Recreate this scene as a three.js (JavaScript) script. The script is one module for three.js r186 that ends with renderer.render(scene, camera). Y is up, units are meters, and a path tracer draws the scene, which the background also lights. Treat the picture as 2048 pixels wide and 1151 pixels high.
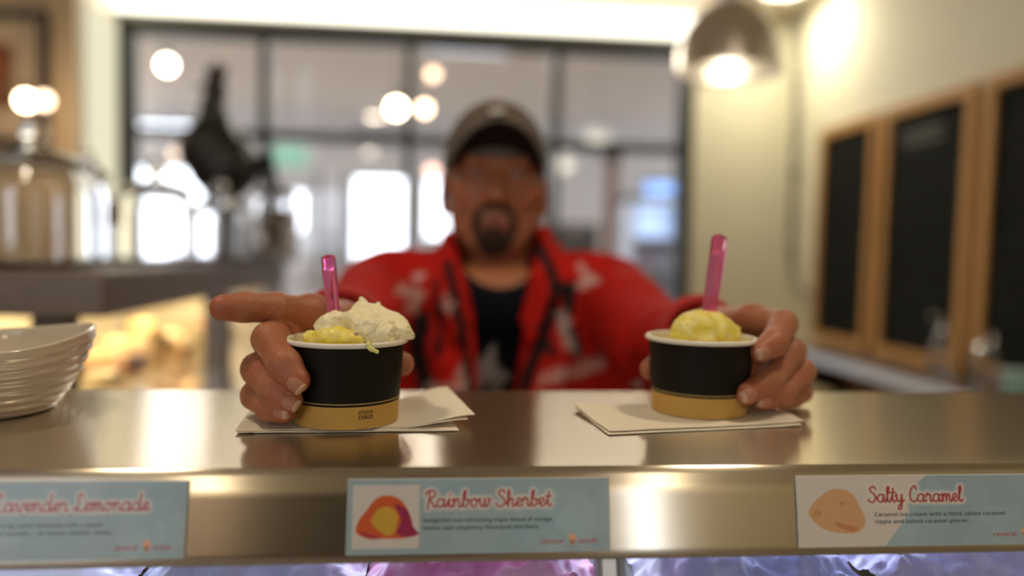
import * as THREE from 'three';
import { mergeGeometries, mergeVertices, toCreasedNormals } from 'three/addons/utils/BufferGeometryUtils.js';
import { RoundedBoxGeometry } from 'three/addons/geometries/RoundedBoxGeometry.js';
import { RectAreaLightUniformsLib } from 'three/addons/lights/RectAreaLightUniformsLib.js';
import { ImprovedNoise } from 'three/addons/math/ImprovedNoise.js';

// ------------------------------------------------------------------ camera, sky, exposure
const W = 2048, H = 1151, F = 1500;                       // the photograph's frame and its focal length in pixels
const D2R = Math.PI / 180;
const scene = new THREE.Scene();
const camera = new THREE.PerspectiveCamera(2 * Math.atan(H / 2 / F) / D2R, W / H, 0.02, 80);
camera.position.set(0, 1.35, 0);
camera.rotation.set(-2.69 * D2R, -5.4 * D2R, 1.18 * D2R, 'YXZ');
camera.updateMatrixWorld(true);
camera.focus = 0.515;
camera.userData.fStop = camera.getFocalLength() / 1000 / 0.0165;   // a 16.5 mm wide aperture
scene.background = new THREE.Color().setRGB(3.8, 4.1, 4.6);        // an even, overcast sky outside the windows
const renderer = new THREE.WebGLRenderer();
renderer.toneMapping = THREE.LinearToneMapping;
renderer.toneMappingExposure = 1.3;
renderer.shadowMap.enabled = true;
RectAreaLightUniformsLib.init();

// ------------------------------------------------------------------ helpers
const V = (x, y, z) => new THREE.Vector3(x, y, z);
// points of the place, measured: the sight line through a pixel of the photograph, cut with a level (y), a depth (z) or a side (x)
const ray = (px, py) => V((px - W / 2) / F, -(py - H / 2) / F, -1).applyQuaternion(camera.quaternion);
const cut = (px, py, k, v) => { const d = ray(px, py); const t = (v - camera.position.getComponent(k)) / d.getComponent(k); return camera.position.clone().addScaledVector(d, t); };
const onX = (px, py, x) => cut(px, py, 0, x), onY = (px, py, y) => cut(px, py, 1, y), onZ = (px, py, z) => cut(px, py, 2, z);

let seed = 7;
const rnd = () => { seed = (seed * 1664525 + 1013904223) >>> 0; return seed / 4294967296; };
const rr = (a, b) => a + (b - a) * rnd();
const perlin = new ImprovedNoise();
const noise = (x, y, z) => perlin.noise(x + 31.7, y + 17.3, z + 53.1);

const taken = new Map();
function numbered(name) { const n = taken.get(name) ?? 0; taken.set(name, n + 1); return n ? `${name}_${String(n).padStart(3, '0')}` : name; }
function tag(o, label, category, group) { o.userData.label = label; o.userData.category = category; if (group) o.userData.group = group; return o; }
function thing(name, label, category, pos = [0, 0, 0], turn = 0, group) {
  const o = new THREE.Group(); o.name = numbered(name); o.position.set(...pos); o.rotation.y = turn; scene.add(o);
  return tag(o, label, category, group);
}
function part(parent, name, geo, mat, pos, rot) {
  const m = new THREE.Mesh(Array.isArray(geo) ? mergeGeometries(geo.map((g) => g.index ? g.toNonIndexed() : g)) : geo, mat);
  m.name = name; if (pos) m.position.set(...pos); if (rot) m.rotation.set(...rot);
  parent.add(m); return m;
}
function struct(name, geo, mat, pos) { const m = part(scene, name, geo, mat, pos); m.userData.kind = 'structure'; return m; }
function single(name, geo, mat, label, category, group, pos, rot) { const m = part(scene, numbered(name), geo, mat, pos, rot); return tag(m, label, category, group); }
const box = (x0, x1, y0, y1, z0, z1) => new THREE.BoxGeometry(x1 - x0, y1 - y0, z1 - z0).translate((x0 + x1) / 2, (y0 + y1) / 2, (z0 + z1) / 2);
const rbox = (x0, x1, y0, y1, z0, z1, r = 0.004) => new RoundedBoxGeometry(x1 - x0, y1 - y0, z1 - z0, 2, Math.min(r, (x1 - x0) / 2.01, (y1 - y0) / 2.01, (z1 - z0) / 2.01)).translate((x0 + x1) / 2, (y0 + y1) / 2, (z0 + z1) / 2);
const cyl = (r0, r1, h, n = 32) => new THREE.CylinderGeometry(r1, r0, h, n);          // r0 below, r1 above
const lathe = (pts, n = 64) => new THREE.LatheGeometry(pts.map(([r, y]) => new THREE.Vector2(r, y)), n);
const tube = (pts, r, n = 40, k = 10) => new THREE.TubeGeometry(new THREE.CatmullRomCurve3(pts.map((p) => p.isVector3 ? p : V(...p))), n, r, k, false);
// a profile [z, y] swept along x; u runs along the profile and v along x, in metres
function sweepX(prof, x0, x1, closed = false) {
  const pos = [], uv = [], idx = []; let s = 0; const p = closed ? [...prof, prof[0]] : prof;
  for (let i = 0; i < p.length; i++) {
    if (i) s += Math.hypot(p[i][0] - p[i - 1][0], p[i][1] - p[i - 1][1]);
    pos.push(x0, p[i][1], p[i][0], x1, p[i][1], p[i][0]); uv.push(s, x0, s, x1);
    if (i) { const a = 2 * i - 2; idx.push(a, a + 2, a + 1, a + 1, a + 2, a + 3); }
  }
  const g = new THREE.BufferGeometry();
  g.setAttribute('position', new THREE.Float32BufferAttribute(pos, 3)); g.setAttribute('uv', new THREE.Float32BufferAttribute(uv, 2)); g.setIndex(idx);
  return toCreasedNormals(g, 0.7);
}

// ---- distance fields and their skin (naive surface nets)
const clamp = (v, a = 0, b = 1) => v < a ? a : v > b ? b : v;
const smin = (a, b, k) => { const h = clamp(0.5 + 0.5 * (b - a) / k); return b + (a - b) * h - k * h * (1 - h); };
const smax = (a, b, k) => -smin(-a, -b, k);
const cap = (a, b, ra, rb = ra) => {                        // tapered capsule
  const ax = a.x, ay = a.y, az = a.z, dx = b.x - ax, dy = b.y - ay, dz = b.z - az, l = 1 / (dx * dx + dy * dy + dz * dz + 1e-12);
  return (x, y, z) => { const px = x - ax, py = y - ay, pz = z - az, t = clamp((px * dx + py * dy + pz * dz) * l); return Math.hypot(px - dx * t, py - dy * t, pz - dz * t) - (ra + (rb - ra) * t); };
};
const ell = (cx, cy, cz, rx, ry, rz) => (x, y, z) => { const a = (x - cx) / rx, b = (y - cy) / ry, c = (z - cz) / rz, k = Math.hypot(a, b, c), g = Math.hypot(a / rx, b / ry, c / rz); return g < 1e-9 ? -Math.min(rx, ry, rz) : k * (k - 1) / g; };
const ball = (c, r) => (x, y, z) => Math.hypot(x - c.x, y - c.y, z - c.z) - r;
const blend = (list, k) => (x, y, z) => { let d = list[0](x, y, z); for (let i = 1; i < list.length; i++) d = smin(d, list[i](x, y, z), k); return d; };
function skin(sdf, lo, hi, cell, colour) {
  const nx = Math.ceil((hi[0] - lo[0]) / cell) + 1, ny = Math.ceil((hi[1] - lo[1]) / cell) + 1, nz = Math.ceil((hi[2] - lo[2]) / cell) + 1;
  const f = new Float32Array(nx * ny * nz).fill(9), at = (i, j, k) => i + nx * (j + ny * k);
  const B = 4, far = cell * B * 0.87 * 1.6;
  for (let k = 0; k < nz; k += B) for (let j = 0; j < ny; j += B) for (let i = 0; i < nx; i += B) {     // blocks that cannot hold the surface are filled with one value
    const c = sdf(lo[0] + (i + (B - 1) / 2) * cell, lo[1] + (j + (B - 1) / 2) * cell, lo[2] + (k + (B - 1) / 2) * cell), skip = Math.abs(c) > far;
    for (let kk = k; kk < Math.min(k + B, nz); kk++) for (let jj = j; jj < Math.min(j + B, ny); jj++) for (let ii = i; ii < Math.min(i + B, nx); ii++)
      f[at(ii, jj, kk)] = skip ? c : sdf(lo[0] + ii * cell, lo[1] + jj * cell, lo[2] + kk * cell);
  }
  const vid = new Int32Array(nx * ny * nz).fill(-1), pos = [], idx = [];
  for (let k = 0; k < nz - 1; k++) for (let j = 0; j < ny - 1; j++) for (let i = 0; i < nx - 1; i++) {
    let m = 0; for (let c = 0; c < 8; c++) if (f[at(i + (c & 1), j + (c >> 1 & 1), k + (c >> 2))] < 0) m |= 1 << c;
    if (m === 0 || m === 255) continue;
    let sx = 0, sy = 0, sz = 0, n = 0;
    for (let a = 0; a < 8; a++) for (const e of [1, 2, 4]) { if (a & e) continue; const b = a | e; if ((m >> a & 1) === (m >> b & 1)) continue;
      const fa = f[at(i + (a & 1), j + (a >> 1 & 1), k + (a >> 2))], fb = f[at(i + (b & 1), j + (b >> 1 & 1), k + (b >> 2))], t = fa / (fa - fb);
      sx += (a & 1) + (e === 1 ? t : 0); sy += (a >> 1 & 1) + (e === 2 ? t : 0); sz += (a >> 2) + (e === 4 ? t : 0); n++; }
    vid[at(i, j, k)] = pos.length / 3; pos.push(lo[0] + (i + sx / n) * cell, lo[1] + (j + sy / n) * cell, lo[2] + (k + sz / n) * cell);
  }
  const quad = (a, b, c, d, flip) => { if (a < 0 || b < 0 || c < 0 || d < 0) return; if (flip) idx.push(a, c, b, a, d, c); else idx.push(a, b, c, a, c, d); };
  for (let k = 1; k < nz - 1; k++) for (let j = 1; j < ny - 1; j++) for (let i = 1; i < nx - 1; i++) {
    const s = f[at(i, j, k)] < 0;
    if (s !== f[at(i + 1, j, k)] < 0) quad(vid[at(i, j - 1, k - 1)], vid[at(i, j, k - 1)], vid[at(i, j, k)], vid[at(i, j - 1, k)], !s);
    if (s !== f[at(i, j + 1, k)] < 0) quad(vid[at(i - 1, j, k - 1)], vid[at(i - 1, j, k)], vid[at(i, j, k)], vid[at(i, j, k - 1)], !s);
    if (s !== f[at(i, j, k + 1)] < 0) quad(vid[at(i - 1, j - 1, k)], vid[at(i, j - 1, k)], vid[at(i, j, k)], vid[at(i - 1, j, k)], !s);
  }
  const g = new THREE.BufferGeometry(), nrm = new Float32Array(pos.length), e = cell * 0.5;
  for (let i = 0; i < pos.length; i += 3) {
    const [x, y, z] = [pos[i], pos[i + 1], pos[i + 2]];
    const a = sdf(x + e, y, z) - sdf(x - e, y, z), b = sdf(x, y + e, z) - sdf(x, y - e, z), c = sdf(x, y, z + e) - sdf(x, y, z - e), l = Math.hypot(a, b, c) || 1;
    nrm[i] = a / l; nrm[i + 1] = b / l; nrm[i + 2] = c / l;
  }
  g.setAttribute('position', new THREE.Float32BufferAttribute(pos, 3)); g.setAttribute('normal', new THREE.BufferAttribute(nrm, 3)); g.setIndex(idx);
  if (colour) {
    const col = new Float32Array(pos.length);
    for (let i = 0; i < pos.length; i += 3) { const c = colour(pos[i], pos[i + 1], pos[i + 2], nrm[i], nrm[i + 1], nrm[i + 2]); col[i] = c[0]; col[i + 1] = c[1]; col[i + 2] = c[2]; }
    g.setAttribute('color', new THREE.BufferAttribute(col, 3));
  }
  return g;
}
const mix3 = (a, b, t) => [a[0] + (b[0] - a[0]) * t, a[1] + (b[1] - a[1]) * t, a[2] + (b[2] - a[2]) * t];
const step = (a, b, v) => { const t = clamp((v - a) / (b - a)); return t * t * (3 - 2 * t); };

// ---- textures and materials
function canvasTex(w, h, draw, repeat) {
  const c = document.createElement('canvas'); c.width = w; c.height = h; draw(c.getContext('2d'), w, h);
  const t = new THREE.CanvasTexture(c); t.colorSpace = THREE.SRGBColorSpace; t.magFilter = THREE.LinearFilter;
  if (repeat) { t.wrapS = t.wrapT = THREE.RepeatWrapping; t.repeat.set(...repeat); }
  return t;
}
function dataTex(w, h, fn, repeat, srgb = false) {            // fn(u, v) -> [r, g, b] in 0..1
  const d = new Uint8Array(w * h * 4);
  for (let j = 0; j < h; j++) for (let i = 0; i < w; i++) { const c = fn(i / w, j / h), o = 4 * (j * w + i); d[o] = 255 * clamp(c[0]); d[o + 1] = 255 * clamp(c[1]); d[o + 2] = 255 * clamp(c[2]); d[o + 3] = 255; }
  const t = new THREE.DataTexture(d, w, h); t.magFilter = t.minFilter = THREE.LinearFilter; t.wrapS = t.wrapT = THREE.RepeatWrapping;
  if (srgb) t.colorSpace = THREE.SRGBColorSpace; if (repeat) t.repeat.set(...repeat); t.needsUpdate = true; return t;
}
const lin = (r, g, b) => new THREE.Color().setRGB(r, g, b);
const matte = (color, roughness = 0.9, extra = {}) => new THREE.MeshPhysicalMaterial({ color, roughness, specularIntensity: 0.25, ...extra });
const std = (color, roughness = 0.6, extra = {}) => new THREE.MeshStandardMaterial({ color, roughness, ...extra });
const phy = (color, roughness, extra = {}) => new THREE.MeshPhysicalMaterial({ color, roughness, ...extra });
const loop = (u, v, s, z) => noise(Math.cos(u * 6.2832) * s, Math.sin(u * 6.2832) * s, Math.cos(v * 6.2832) * s + z) * 0.5 + noise(Math.sin(v * 6.2832) * s + 9, Math.cos(u * 6.2832) * s, z) * 0.5;
const plaster = dataTex(256, 256, (u, v) => { const n = 0.97 + 0.03 * loop(u, v, 9, 1) + 0.025 * loop(u, v, 24, 5); return [n, n, n]; }, [3, 3]);      // faint mottling of painted plaster
const brushBump = dataTex(256, 256, (u, v) => { const n = 0.5 + 0.5 * noise(u * 256 * 0.9, v * 3, 2); return [n, n, n]; });       // u across the brush marks
brushBump.repeat.set(8, 0.7);
const woodTex = (a, b, rep) => dataTex(128, 256, (u, v) => { const n = clamp(0.5 + 0.5 * noise(u * 14, v * 2.2, 3) + 0.22 * noise(u * 60, v * 5, 8)); return mix3(a, b, n); }, rep, true);

const M = {
  wall: std(lin(0.82, 0.77, 0.59), 0.85, { map: plaster }),
  beige: std(lin(0.60, 0.47, 0.29), 0.85, { map: plaster }),
  ceiling: std(lin(0.62, 0.54, 0.43), 0.9, { map: plaster }),
  floor: std(lin(0.26, 0.22, 0.18), 0.45),
  steel: phy(lin(0.70, 0.62, 0.50), 0.215, { metalness: 1, anisotropy: 0.95, bumpMap: brushBump, bumpScale: 0.000012 }),
  alu: std(lin(0.62, 0.62, 0.62), 0.32, { metalness: 1 }),
  chrome: std(lin(0.86, 0.85, 0.83), 0.08, { metalness: 1 }),
  frame: std(lin(0.022, 0.027, 0.026), 0.45),
  darkwood: std(0xffffff, 0.5, { map: woodTex([0.20, 0.15, 0.12], [0.28, 0.215, 0.175], [2, 1]) }),
  wood: std(0xffffff, 0.6, { map: woodTex([0.70, 0.49, 0.22], [0.80, 0.59, 0.30], [1, 1]) }),
  chalk: std(lin(0.011, 0.012, 0.011), 0.6),
  pane: phy(0xffffff, 0.02, { transmission: 1, thickness: 0, ior: 1.45, side: THREE.DoubleSide }),
  glass: phy(0xffffff, 0.01, { transmission: 1, thickness: 0.01, ior: 1.47 }),
  white: std(lin(0.75, 0.75, 0.73), 0.5),
  grey: std(lin(0.30, 0.30, 0.31), 0.6),
  black: std(lin(0.012, 0.012, 0.013), 0.35),
};
const glow = (r, g, b) => new THREE.MeshStandardMaterial({ color: 0x000000, emissive: lin(r, g, b), emissiveIntensity: 1, roughness: 1 });
function rectLight(parent, name, rgb, intensity, w, h, pos, target) {
  const l = new THREE.RectAreaLight(lin(...rgb), intensity, w, h); l.name = name; l.position.set(...pos); parent.add(l); parent.updateMatrixWorld(true);
  l.lookAt(...target); return l;
}

// ------------------------------------------------------------------ the room
const CY = 1.22;                                             // level of the steel worktop
const ZB = -4.5, XR = 2.12, XL = -4.0, ZF = 3.0, YC = 2.82;   // back wall, side walls, front wall, ceiling
const WX0 = -1.84, WX1 = 1.51, WY0 = 0.35, WY1 = 2.62;        // the glazed opening to the hall
struct('floor', box(XL - 0.2, XR + 0.2, -0.1, 0, ZB - 0.1, ZF + 0.2), M.floor);
struct('ceiling', box(XL - 0.2, XR + 0.2, YC, YC + 0.12, ZB - 0.1, ZF + 0.2), M.ceiling);
struct('wall_right', box(XR, XR + 0.15, 0, YC, ZB - 0.1, ZF + 0.2), M.wall);
struct('wall_left', box(XL - 0.15, XL, 0, YC, -4.02, ZF + 0.2), M.beige);
struct('wall_back_left', box(XL, WX0, 0, YC, ZB - 0.1, -4.0), M.beige);
struct('wall_back_reveal', box(WX0 - 0.001, WX0 + 0.006, 0, YC, ZB, -3.998), M.wall);
struct('wall_back_right', box(WX1, XR, 0, YC, ZB - 0.1, ZB), M.wall);
struct('wall_back_top', box(WX0, WX1, WY1, YC, ZB - 0.1, ZB), M.wall);
struct('wall_back_bottom', box(WX0, WX1, 0, WY0, ZB - 0.1, ZB), M.wall);
// the front wall behind the counter's customers, with a shop door standing open beside a tall window
const FD = [[0.99, 1.16, 0.3, 2.45], [-2.9, -1.5, 0.9, 2.3]];
struct('wall_front', [box(XL, -2.9, 0, YC, ZF, ZF + 0.15), box(-2.9, -1.5, 0, 0.9, ZF, ZF + 0.15), box(-2.9, -1.5, 2.3, YC, ZF, ZF + 0.15), box(-1.5, 0.99, 0, YC, ZF, ZF + 0.15),
  box(0.99, 1.16, 0, 0.3, ZF, ZF + 0.15), box(0.99, 1.16, 2.45, YC, ZF, ZF + 0.15), box(1.16, XR, 0, YC, ZF, ZF + 0.15)], M.wall);
FD.forEach(([x0, x1, y0, y1], i) => {
  const w = struct(`window_${i + 2}`, [box(x0, x0 + 0.012, y0, y1, ZF + 0.03, ZF + 0.1), box(x1 - 0.012, x1, y0, y1, ZF + 0.03, ZF + 0.1), box(x0, x1, y0, y0 + 0.03, ZF + 0.03, ZF + 0.1), box(x0, x1, y1 - 0.03, y1, ZF + 0.03, ZF + 0.1)], M.frame);
  part(w, 'pane', box(x0 + 0.012, x1 - 0.012, y0 + 0.03, y1 - 0.03, ZF + 0.06, ZF + 0.062), M.pane);
});
// a plain wooden door and a dark dresser on the customers' side, which the steel front mirrors
{
  const d = struct('door_1', rbox(-1.42, -0.88, 0, 2.15, ZF - 0.05, ZF - 0.005, 0.006), std(lin(0.42, 0.22, 0.09), 0.5));
  for (const [y0, y1] of [[0.2, 0.95], [1.1, 2.0]]) part(d, 'door_panel', rbox(-1.34, -0.96, y0, y1, ZF - 0.06, ZF - 0.049, 0.006), std(lin(0.36, 0.18, 0.07), 0.5));
  part(d, 'door_handle', tube([[-0.95, 1.03, ZF - 0.05], [-0.95, 1.03, ZF - 0.09], [-1.05, 1.03, ZF - 0.09]], 0.009, 16, 8), M.chrome);
  const t = thing('dark_dresser', 'tall dark wooden dresser against the front wall beside the door', 'dresser', [-0.28, 0, ZF - 0.3]);
  part(t, 'carcass', rbox(-0.55, 0.55, 0.08, 2.2, -0.25, 0.29, 0.008), M.darkwood);
  part(t, 'plinth', box(-0.53, 0.53, 0, 0.08, -0.22, 0.28), M.black);
  for (const s of [-1, 1]) { const q = part(t, 'door', rbox(s > 0 ? 0.005 : -0.54, s > 0 ? 0.54 : -0.005, 0.12, 2.16, -0.27, -0.251, 0.005), M.darkwood); part(q, 'knob', new THREE.SphereGeometry(0.014, 16, 10), M.chrome, [s * 0.04, 1.1, -0.284]); }
}
// window to the hall: dark bars and eight panes
{
  const xs = [WX0, -1.034, -0.205, 0.668, WX1], ys = [WY0, 2.0, WY1], b = 0.03;
  const bars = [];
  xs.forEach((x, i) => { const c = i === 0 ? x + 0.04 : i === 4 ? x - 0.04 : x, w = i === 0 || i === 4 ? 0.04 : 0.024; bars.push(box(c - w, c + w, WY0, WY1, ZB - 0.08, ZB + 0.03)); });
  ys.forEach((y, i) => { const c = i === 0 ? y + 0.03 : i === 2 ? y - 0.035 : y, w = i === 2 ? 0.035 : 0.026; bars.push(box(WX0, WX1, c - w, c + w, ZB - 0.075, ZB + 0.025)); });
  const w = struct('window_1', bars, M.frame);
  for (let i = 0; i < 4; i++) for (let j = 0; j < 2; j++) part(w, 'pane', box(xs[i] + b, xs[i + 1] - b, ys[j] + b, ys[j + 1] - b, ZB - 0.034, ZB - 0.03), M.pane);
}
// long light box over the window
{
  const t = thing('light_box', 'long glowing white light box mounted above the dark-framed window', 'light', [-0.14, 2.645, ZB]);
  part(t, 'housing', box(-1.69, 1.69, 0, 0.15, 0.002, 0.07), M.white);
  part(t, 'diffuser', rbox(-1.685, 1.685, 0.004, 0.146, 0.068, 0.1, 0.012), glow(2.4, 2.25, 1.85));
  rectLight(t, 'light_box_light', [1, 0.93, 0.76], 5, 3.36, 0.14, [0, 0.075, 0.105], [-0.14, 2.6, 0]);
}
// slim upright light panel on the window's reveal
{
  const t = thing('upright_light_panel', 'slim upright cream light panel beside the dark window frame', 'light', [WX0 + 0.006, 0.5, -4.24]);
  part(t, 'housing', box(0.0005, 0.012, 0, 2.1, -0.19, 0.19), M.white);
  part(t, 'diffuser', box(0.012, 0.018, 0.01, 2.09, -0.18, 0.18), glow(0.66, 0.61, 0.43));
  rectLight(t, 'panel_light', [1, 0.92, 0.66], 0.7, 0.36, 2.08, [0.021, 1.05, 0], [3, 1.55, -4.24]);
}
// ceiling downlights
function downlight(x, z, I, rgb, label, w = 0.22) {
  const t = thing('ceiling_downlight', label, 'light', [x, YC, z], 0, 'recessed ceiling downlights');
  part(t, 'trim_ring', new THREE.TorusGeometry(w / 2 + 0.012, 0.012, 10, 36).rotateX(Math.PI / 2), M.white, [0, -0.004, 0]);
  part(t, 'diffuser', cyl(w / 2, w / 2, 0.006, 32), glow(rgb[0] * 5, rgb[1] * 5, rgb[2] * 5), [0, -0.005, 0]);
  rectLight(t, 'downlight_light', rgb, I, w * 0.8, w * 0.8, [0, -0.012, 0], [x, 0, z]);
}
const WARM = [1, 0.84, 0.60];
downlight(-0.75, -0.62, 66, WARM, 'round ceiling downlight over the counter on the bowl side');
downlight(0.75, -0.62, 66, WARM, 'round ceiling downlight over the counter on the blackboard side');
downlight(-1.1, 2.5, 62, WARM, 'round ceiling downlight above the customers by the wide window');
downlight(1.1, 2.5, 62, WARM, 'round ceiling downlight above the customers by the narrow window');
downlight(1.84, -4.02, 68, [1, 0.93, 0.72], 'round ceiling downlight washing the corner beside the blackboards');
downlight(-2.9, -3.2, 44, WARM, 'round ceiling downlight in front of the framed picture');

// ------------------------------------------------------------------ the hall behind the window
const HZ = -13, HX0 = -9, HX1 = 9, HY = 3.75;
M.hall = std(lin(0.66, 0.63, 0.61), 0.9); M.hallfloor = std(lin(0.55, 0.52, 0.49), 0.35); M.hallceil = std(lin(0.82, 0.73, 0.64), 0.9);
struct('hall_floor', box(HX0, HX1, -0.1, 0, HZ - 0.2, ZB - 0.1), M.hallfloor);
struct('hall_ceiling', box(HX0, HX1, HY, HY + 0.1, HZ - 0.2, ZB - 0.1), M.hallceil);
// tall side windows light the hall with daylight
for (const [side, x0, x1, n] of [['left', HX0 - 0.1, HX0, 8], ['right', HX1, HX1 + 0.1, 9]]) {
  struct(`hall_wall_${side}`, [box(x0, x1, 0, 0.7, HZ - 0.2, ZB - 0.1), box(x0, x1, 3.3, HY, HZ - 0.2, ZB - 0.1), box(x0, x1, 0.7, 3.3, HZ - 0.2, -12.4), box(x0, x1, 0.7, 3.3, -5.4, ZB - 0.1)], M.hall);
  const w = struct(`hall_window_${n}`, [0, 1, 2, 3, 4].map((i) => { const z = -12.37 + i * 1.735; return box(x0 + 0.03, x1 - 0.03, 0.7, 3.3, z - 0.03, z + 0.03); }), M.frame);
  for (let i = 0; i < 4; i++) part(w, 'pane', box((x0 + x1) / 2 - 0.002, (x0 + x1) / 2 + 0.002, 0.7, 3.3, -12.33 + i * 1.735, -10.67 + i * 1.735), M.pane);
}
struct('hall_wall_front', [box(HX0, XL - 0.15, 0, HY, ZB - 0.1, ZB), box(XR + 0.15, HX1, 0, HY, ZB - 0.1, ZB), box(XL - 0.15, XR + 0.15, YC + 0.12, HY, ZB - 0.1, ZB)], M.hall);
{
  // the far wall and its daylit windows [x0, x1, y0, y1]
  const hx = (px) => onZ(px, 450, HZ).x;
  const wins = [[hx(246), hx(408), 0.9, 2.68], [hx(578), hx(612), 1.6, 2.35], [hx(702), hx(818), 0.95, 2.62], [hx(846), hx(898), 1.55, 2.62], [hx(1284), hx(1372), 0.5, 2.7]];
  const cler = [[hx(250), hx(394), 3.16, 3.42], [hx(700), hx(800), 3.16, 3.36]];
  const all = [...wins, ...cler], xs = [...new Set([HX0, HX1, ...all.flatMap((w) => [w[0], w[1]])])].sort((a, b) => a - b), g = [];
  for (let i = 0; i < xs.length - 1; i++) {
    const c = (xs[i] + xs[i + 1]) / 2, cuts = all.filter((w) => w[0] < c && c < w[1]).sort((a, b) => a[2] - b[2]); let y = 0;
    for (const w of cuts) { g.push(box(xs[i], xs[i + 1], y, w[2], HZ - 0.2, HZ)); y = w[3]; }
    g.push(box(xs[i], xs[i + 1], y, HY, HZ - 0.2, HZ));
  }
  struct('hall_wall_back', g, M.hall);
  all.forEach((w, i) => {
    const o = struct(`hall_window_${i + 1}`, [box(w[0], w[0] + 0.05, w[2], w[3], HZ - 0.12, HZ - 0.05), box(w[1] - 0.05, w[1], w[2], w[3], HZ - 0.12, HZ - 0.05), box(w[0], w[1], w[2], w[2] + 0.05, HZ - 0.12, HZ - 0.05), box(w[0], w[1], w[3] - 0.05, w[3], HZ - 0.12, HZ - 0.05)], M.frame);
    part(o, 'pane', box(w[0] + 0.05, w[1] - 0.05, w[2] + 0.05, w[3] - 0.05, HZ - 0.09, HZ - 0.088), i === 4 ? phy(lin(0.36, 0.46, 0.62), 0.02, { transmission: 1, thickness: 0, side: THREE.DoubleSide }) : M.pane);
  });
  // slats across the hall ceiling
  const joists = thing('slatted_canopy', 'pale slatted canopy running across the ceiling of the hall', 'canopy', [0, HY, 0]);
  M.slat = std(lin(0.74, 0.65, 0.56), 0.8);
  for (let i = 0; i < 14; i++) part(joists, 'slat', box(HX0, HX1, -0.12, 0, -12.6 + i * 0.42, -12.5 + i * 0.42), M.slat);
  // cool light panels in the hall ceiling
  const panel = (px0, px1, z, d, label) => {
    const a = onZ(px0, 70, z).x, b = onZ(px1, 70, z).x;
    const t = thing('ceiling_light_panel', label, 'light', [(a + b) / 2, HY - 0.13, z], 0, 'cool light panels on the hall ceiling');
    part(t, 'frame', box((a - b) / 2 - 0.03, (b - a) / 2 + 0.03, 0, 0.05, -d / 2 - 0.03, d / 2 + 0.03), M.white);
    part(t, 'diffuser', box((a - b) / 2, (b - a) / 2, -0.012, 0.004, -d / 2, d / 2), glow(0.95, 1.0, 1.15));
    rectLight(t, 'panel_light', [1, 0.97, 0.94], 14, b - a, d, [0, -0.02, 0], [(a + b) / 2, 0, z]);
  };
  panel(250, 440, -8.1, 0.75, 'long cool light panel on the hall ceiling behind the rooster');
  panel(738, 818, -8.3, 0.6, 'short cool light panel on the hall ceiling beside the middle mullion');
  panel(848, 1015, -8.4, 0.6, 'cool light panel on the hall ceiling above the man in the cap');
}
// bare bulbs and shaded lamps that hang in the hall
function bulbLamp(px, py, z, r, rgb, e, label, ceil, group) {
  const p = onZ(px, py, z), t = thing('pendant_bulb', label, 'lamp', [p.x, p.y, p.z], 0, group);
  part(t, 'bulb', new THREE.SphereGeometry(r, 20, 14), glow(rgb[0] * e, rgb[1] * e, rgb[2] * e));
  part(t, 'socket', cyl(r * 0.55, r * 0.4, r * 1.2, 16), M.black, [0, r * 1.5, 0]);
  part(t, 'cord', cyl(0.004, 0.004, ceil - p.y - r * 2, 8), M.black, [0, (ceil - p.y + r * 2) / 2, 0]);
  const l = new THREE.PointLight(lin(...rgb), e * r * r * 1.2); l.name = 'bulb_light'; l.shadow.radius = r / 0.02; t.add(l);
}
const W1 = [1, 0.86, 0.62], W2 = [1, 0.70, 0.46], HG = 'bare bulbs hanging in the hall';
bulbLamp(334, 130, -6.2, 0.055, W1, 16, 'bright bare bulb hanging in the hall above the big glass jars', HY, HG);
bulbLamp(793, 216, -6.6, 0.065, W1, 18, 'bright bare bulb hanging just beside the middle window mullion', HY, HG);
bulbLamp(849, 217, -6.6, 0.05, W2, 9, 'peach glowing bare bulb next to the cap in the second pane', HY, HG);
bulbLamp(866, 148, -7.2, 0.05, W2, 5, 'dim peach bulb hanging higher than the pair beside the mullion', HY, HG);
bulbLamp(864, 342, -7.0, 0.05, [1, 0.62, 0.5], 4, 'dim pinkish bulb hanging low beside the ear of the man', HY, HG);
bulbLamp(52, 201, -3.6, 0.035, W2, 22, 'bright warm bulb hanging in front of the framed picture', YC, 'warm bulbs by the framed picture');
bulbLamp(88, 201, -3.6, 0.033, W2, 6, 'dimmer orange bulb hanging by the edge of the picture frame', YC, 'warm bulbs by the framed picture');
function domeLamp(px, py, z, r, e, label) {
  const p = onZ(px, py, z), t = thing('dome_lamp', label, 'lamp', [p.x, p.y, p.z], 0, 'white dome lamps in the hall');
  part(t, 'shade', lathe([[0.02, r * 0.75], [r * 0.5, r * 0.62], [r * 0.9, r * 0.2], [r, -r * 0.1], [r * 0.97, -r * 0.1], [r * 0.86, r * 0.18], [r * 0.48, r * 0.58], [0.02, r * 0.7]], 32), M.white);
  part(t, 'bulb', new THREE.SphereGeometry(r * 0.62, 20, 14), glow(e, e * 0.93, e * 0.74), [0, -r * 0.05, 0]);
  part(t, 'cord', cyl(0.005, 0.005, HY - p.y - r * 0.75, 8), M.black, [0, (HY - p.y + r * 0.75) / 2, 0]);
  const l = new THREE.PointLight(lin(1, 0.92, 0.74), e * 0.05); l.name = 'bulb_light'; l.position.y = -r * 0.05; l.shadow.radius = r * 30; t.add(l);
}
domeLamp(1126, 322, -8.5, 0.20, 1.0, 'cream glowing dome lamp in the hall beside the cap');
domeLamp(1195, 270, -9.5, 0.20, 0.9, 'white dome lamp in the hall just under the window transom');
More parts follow.
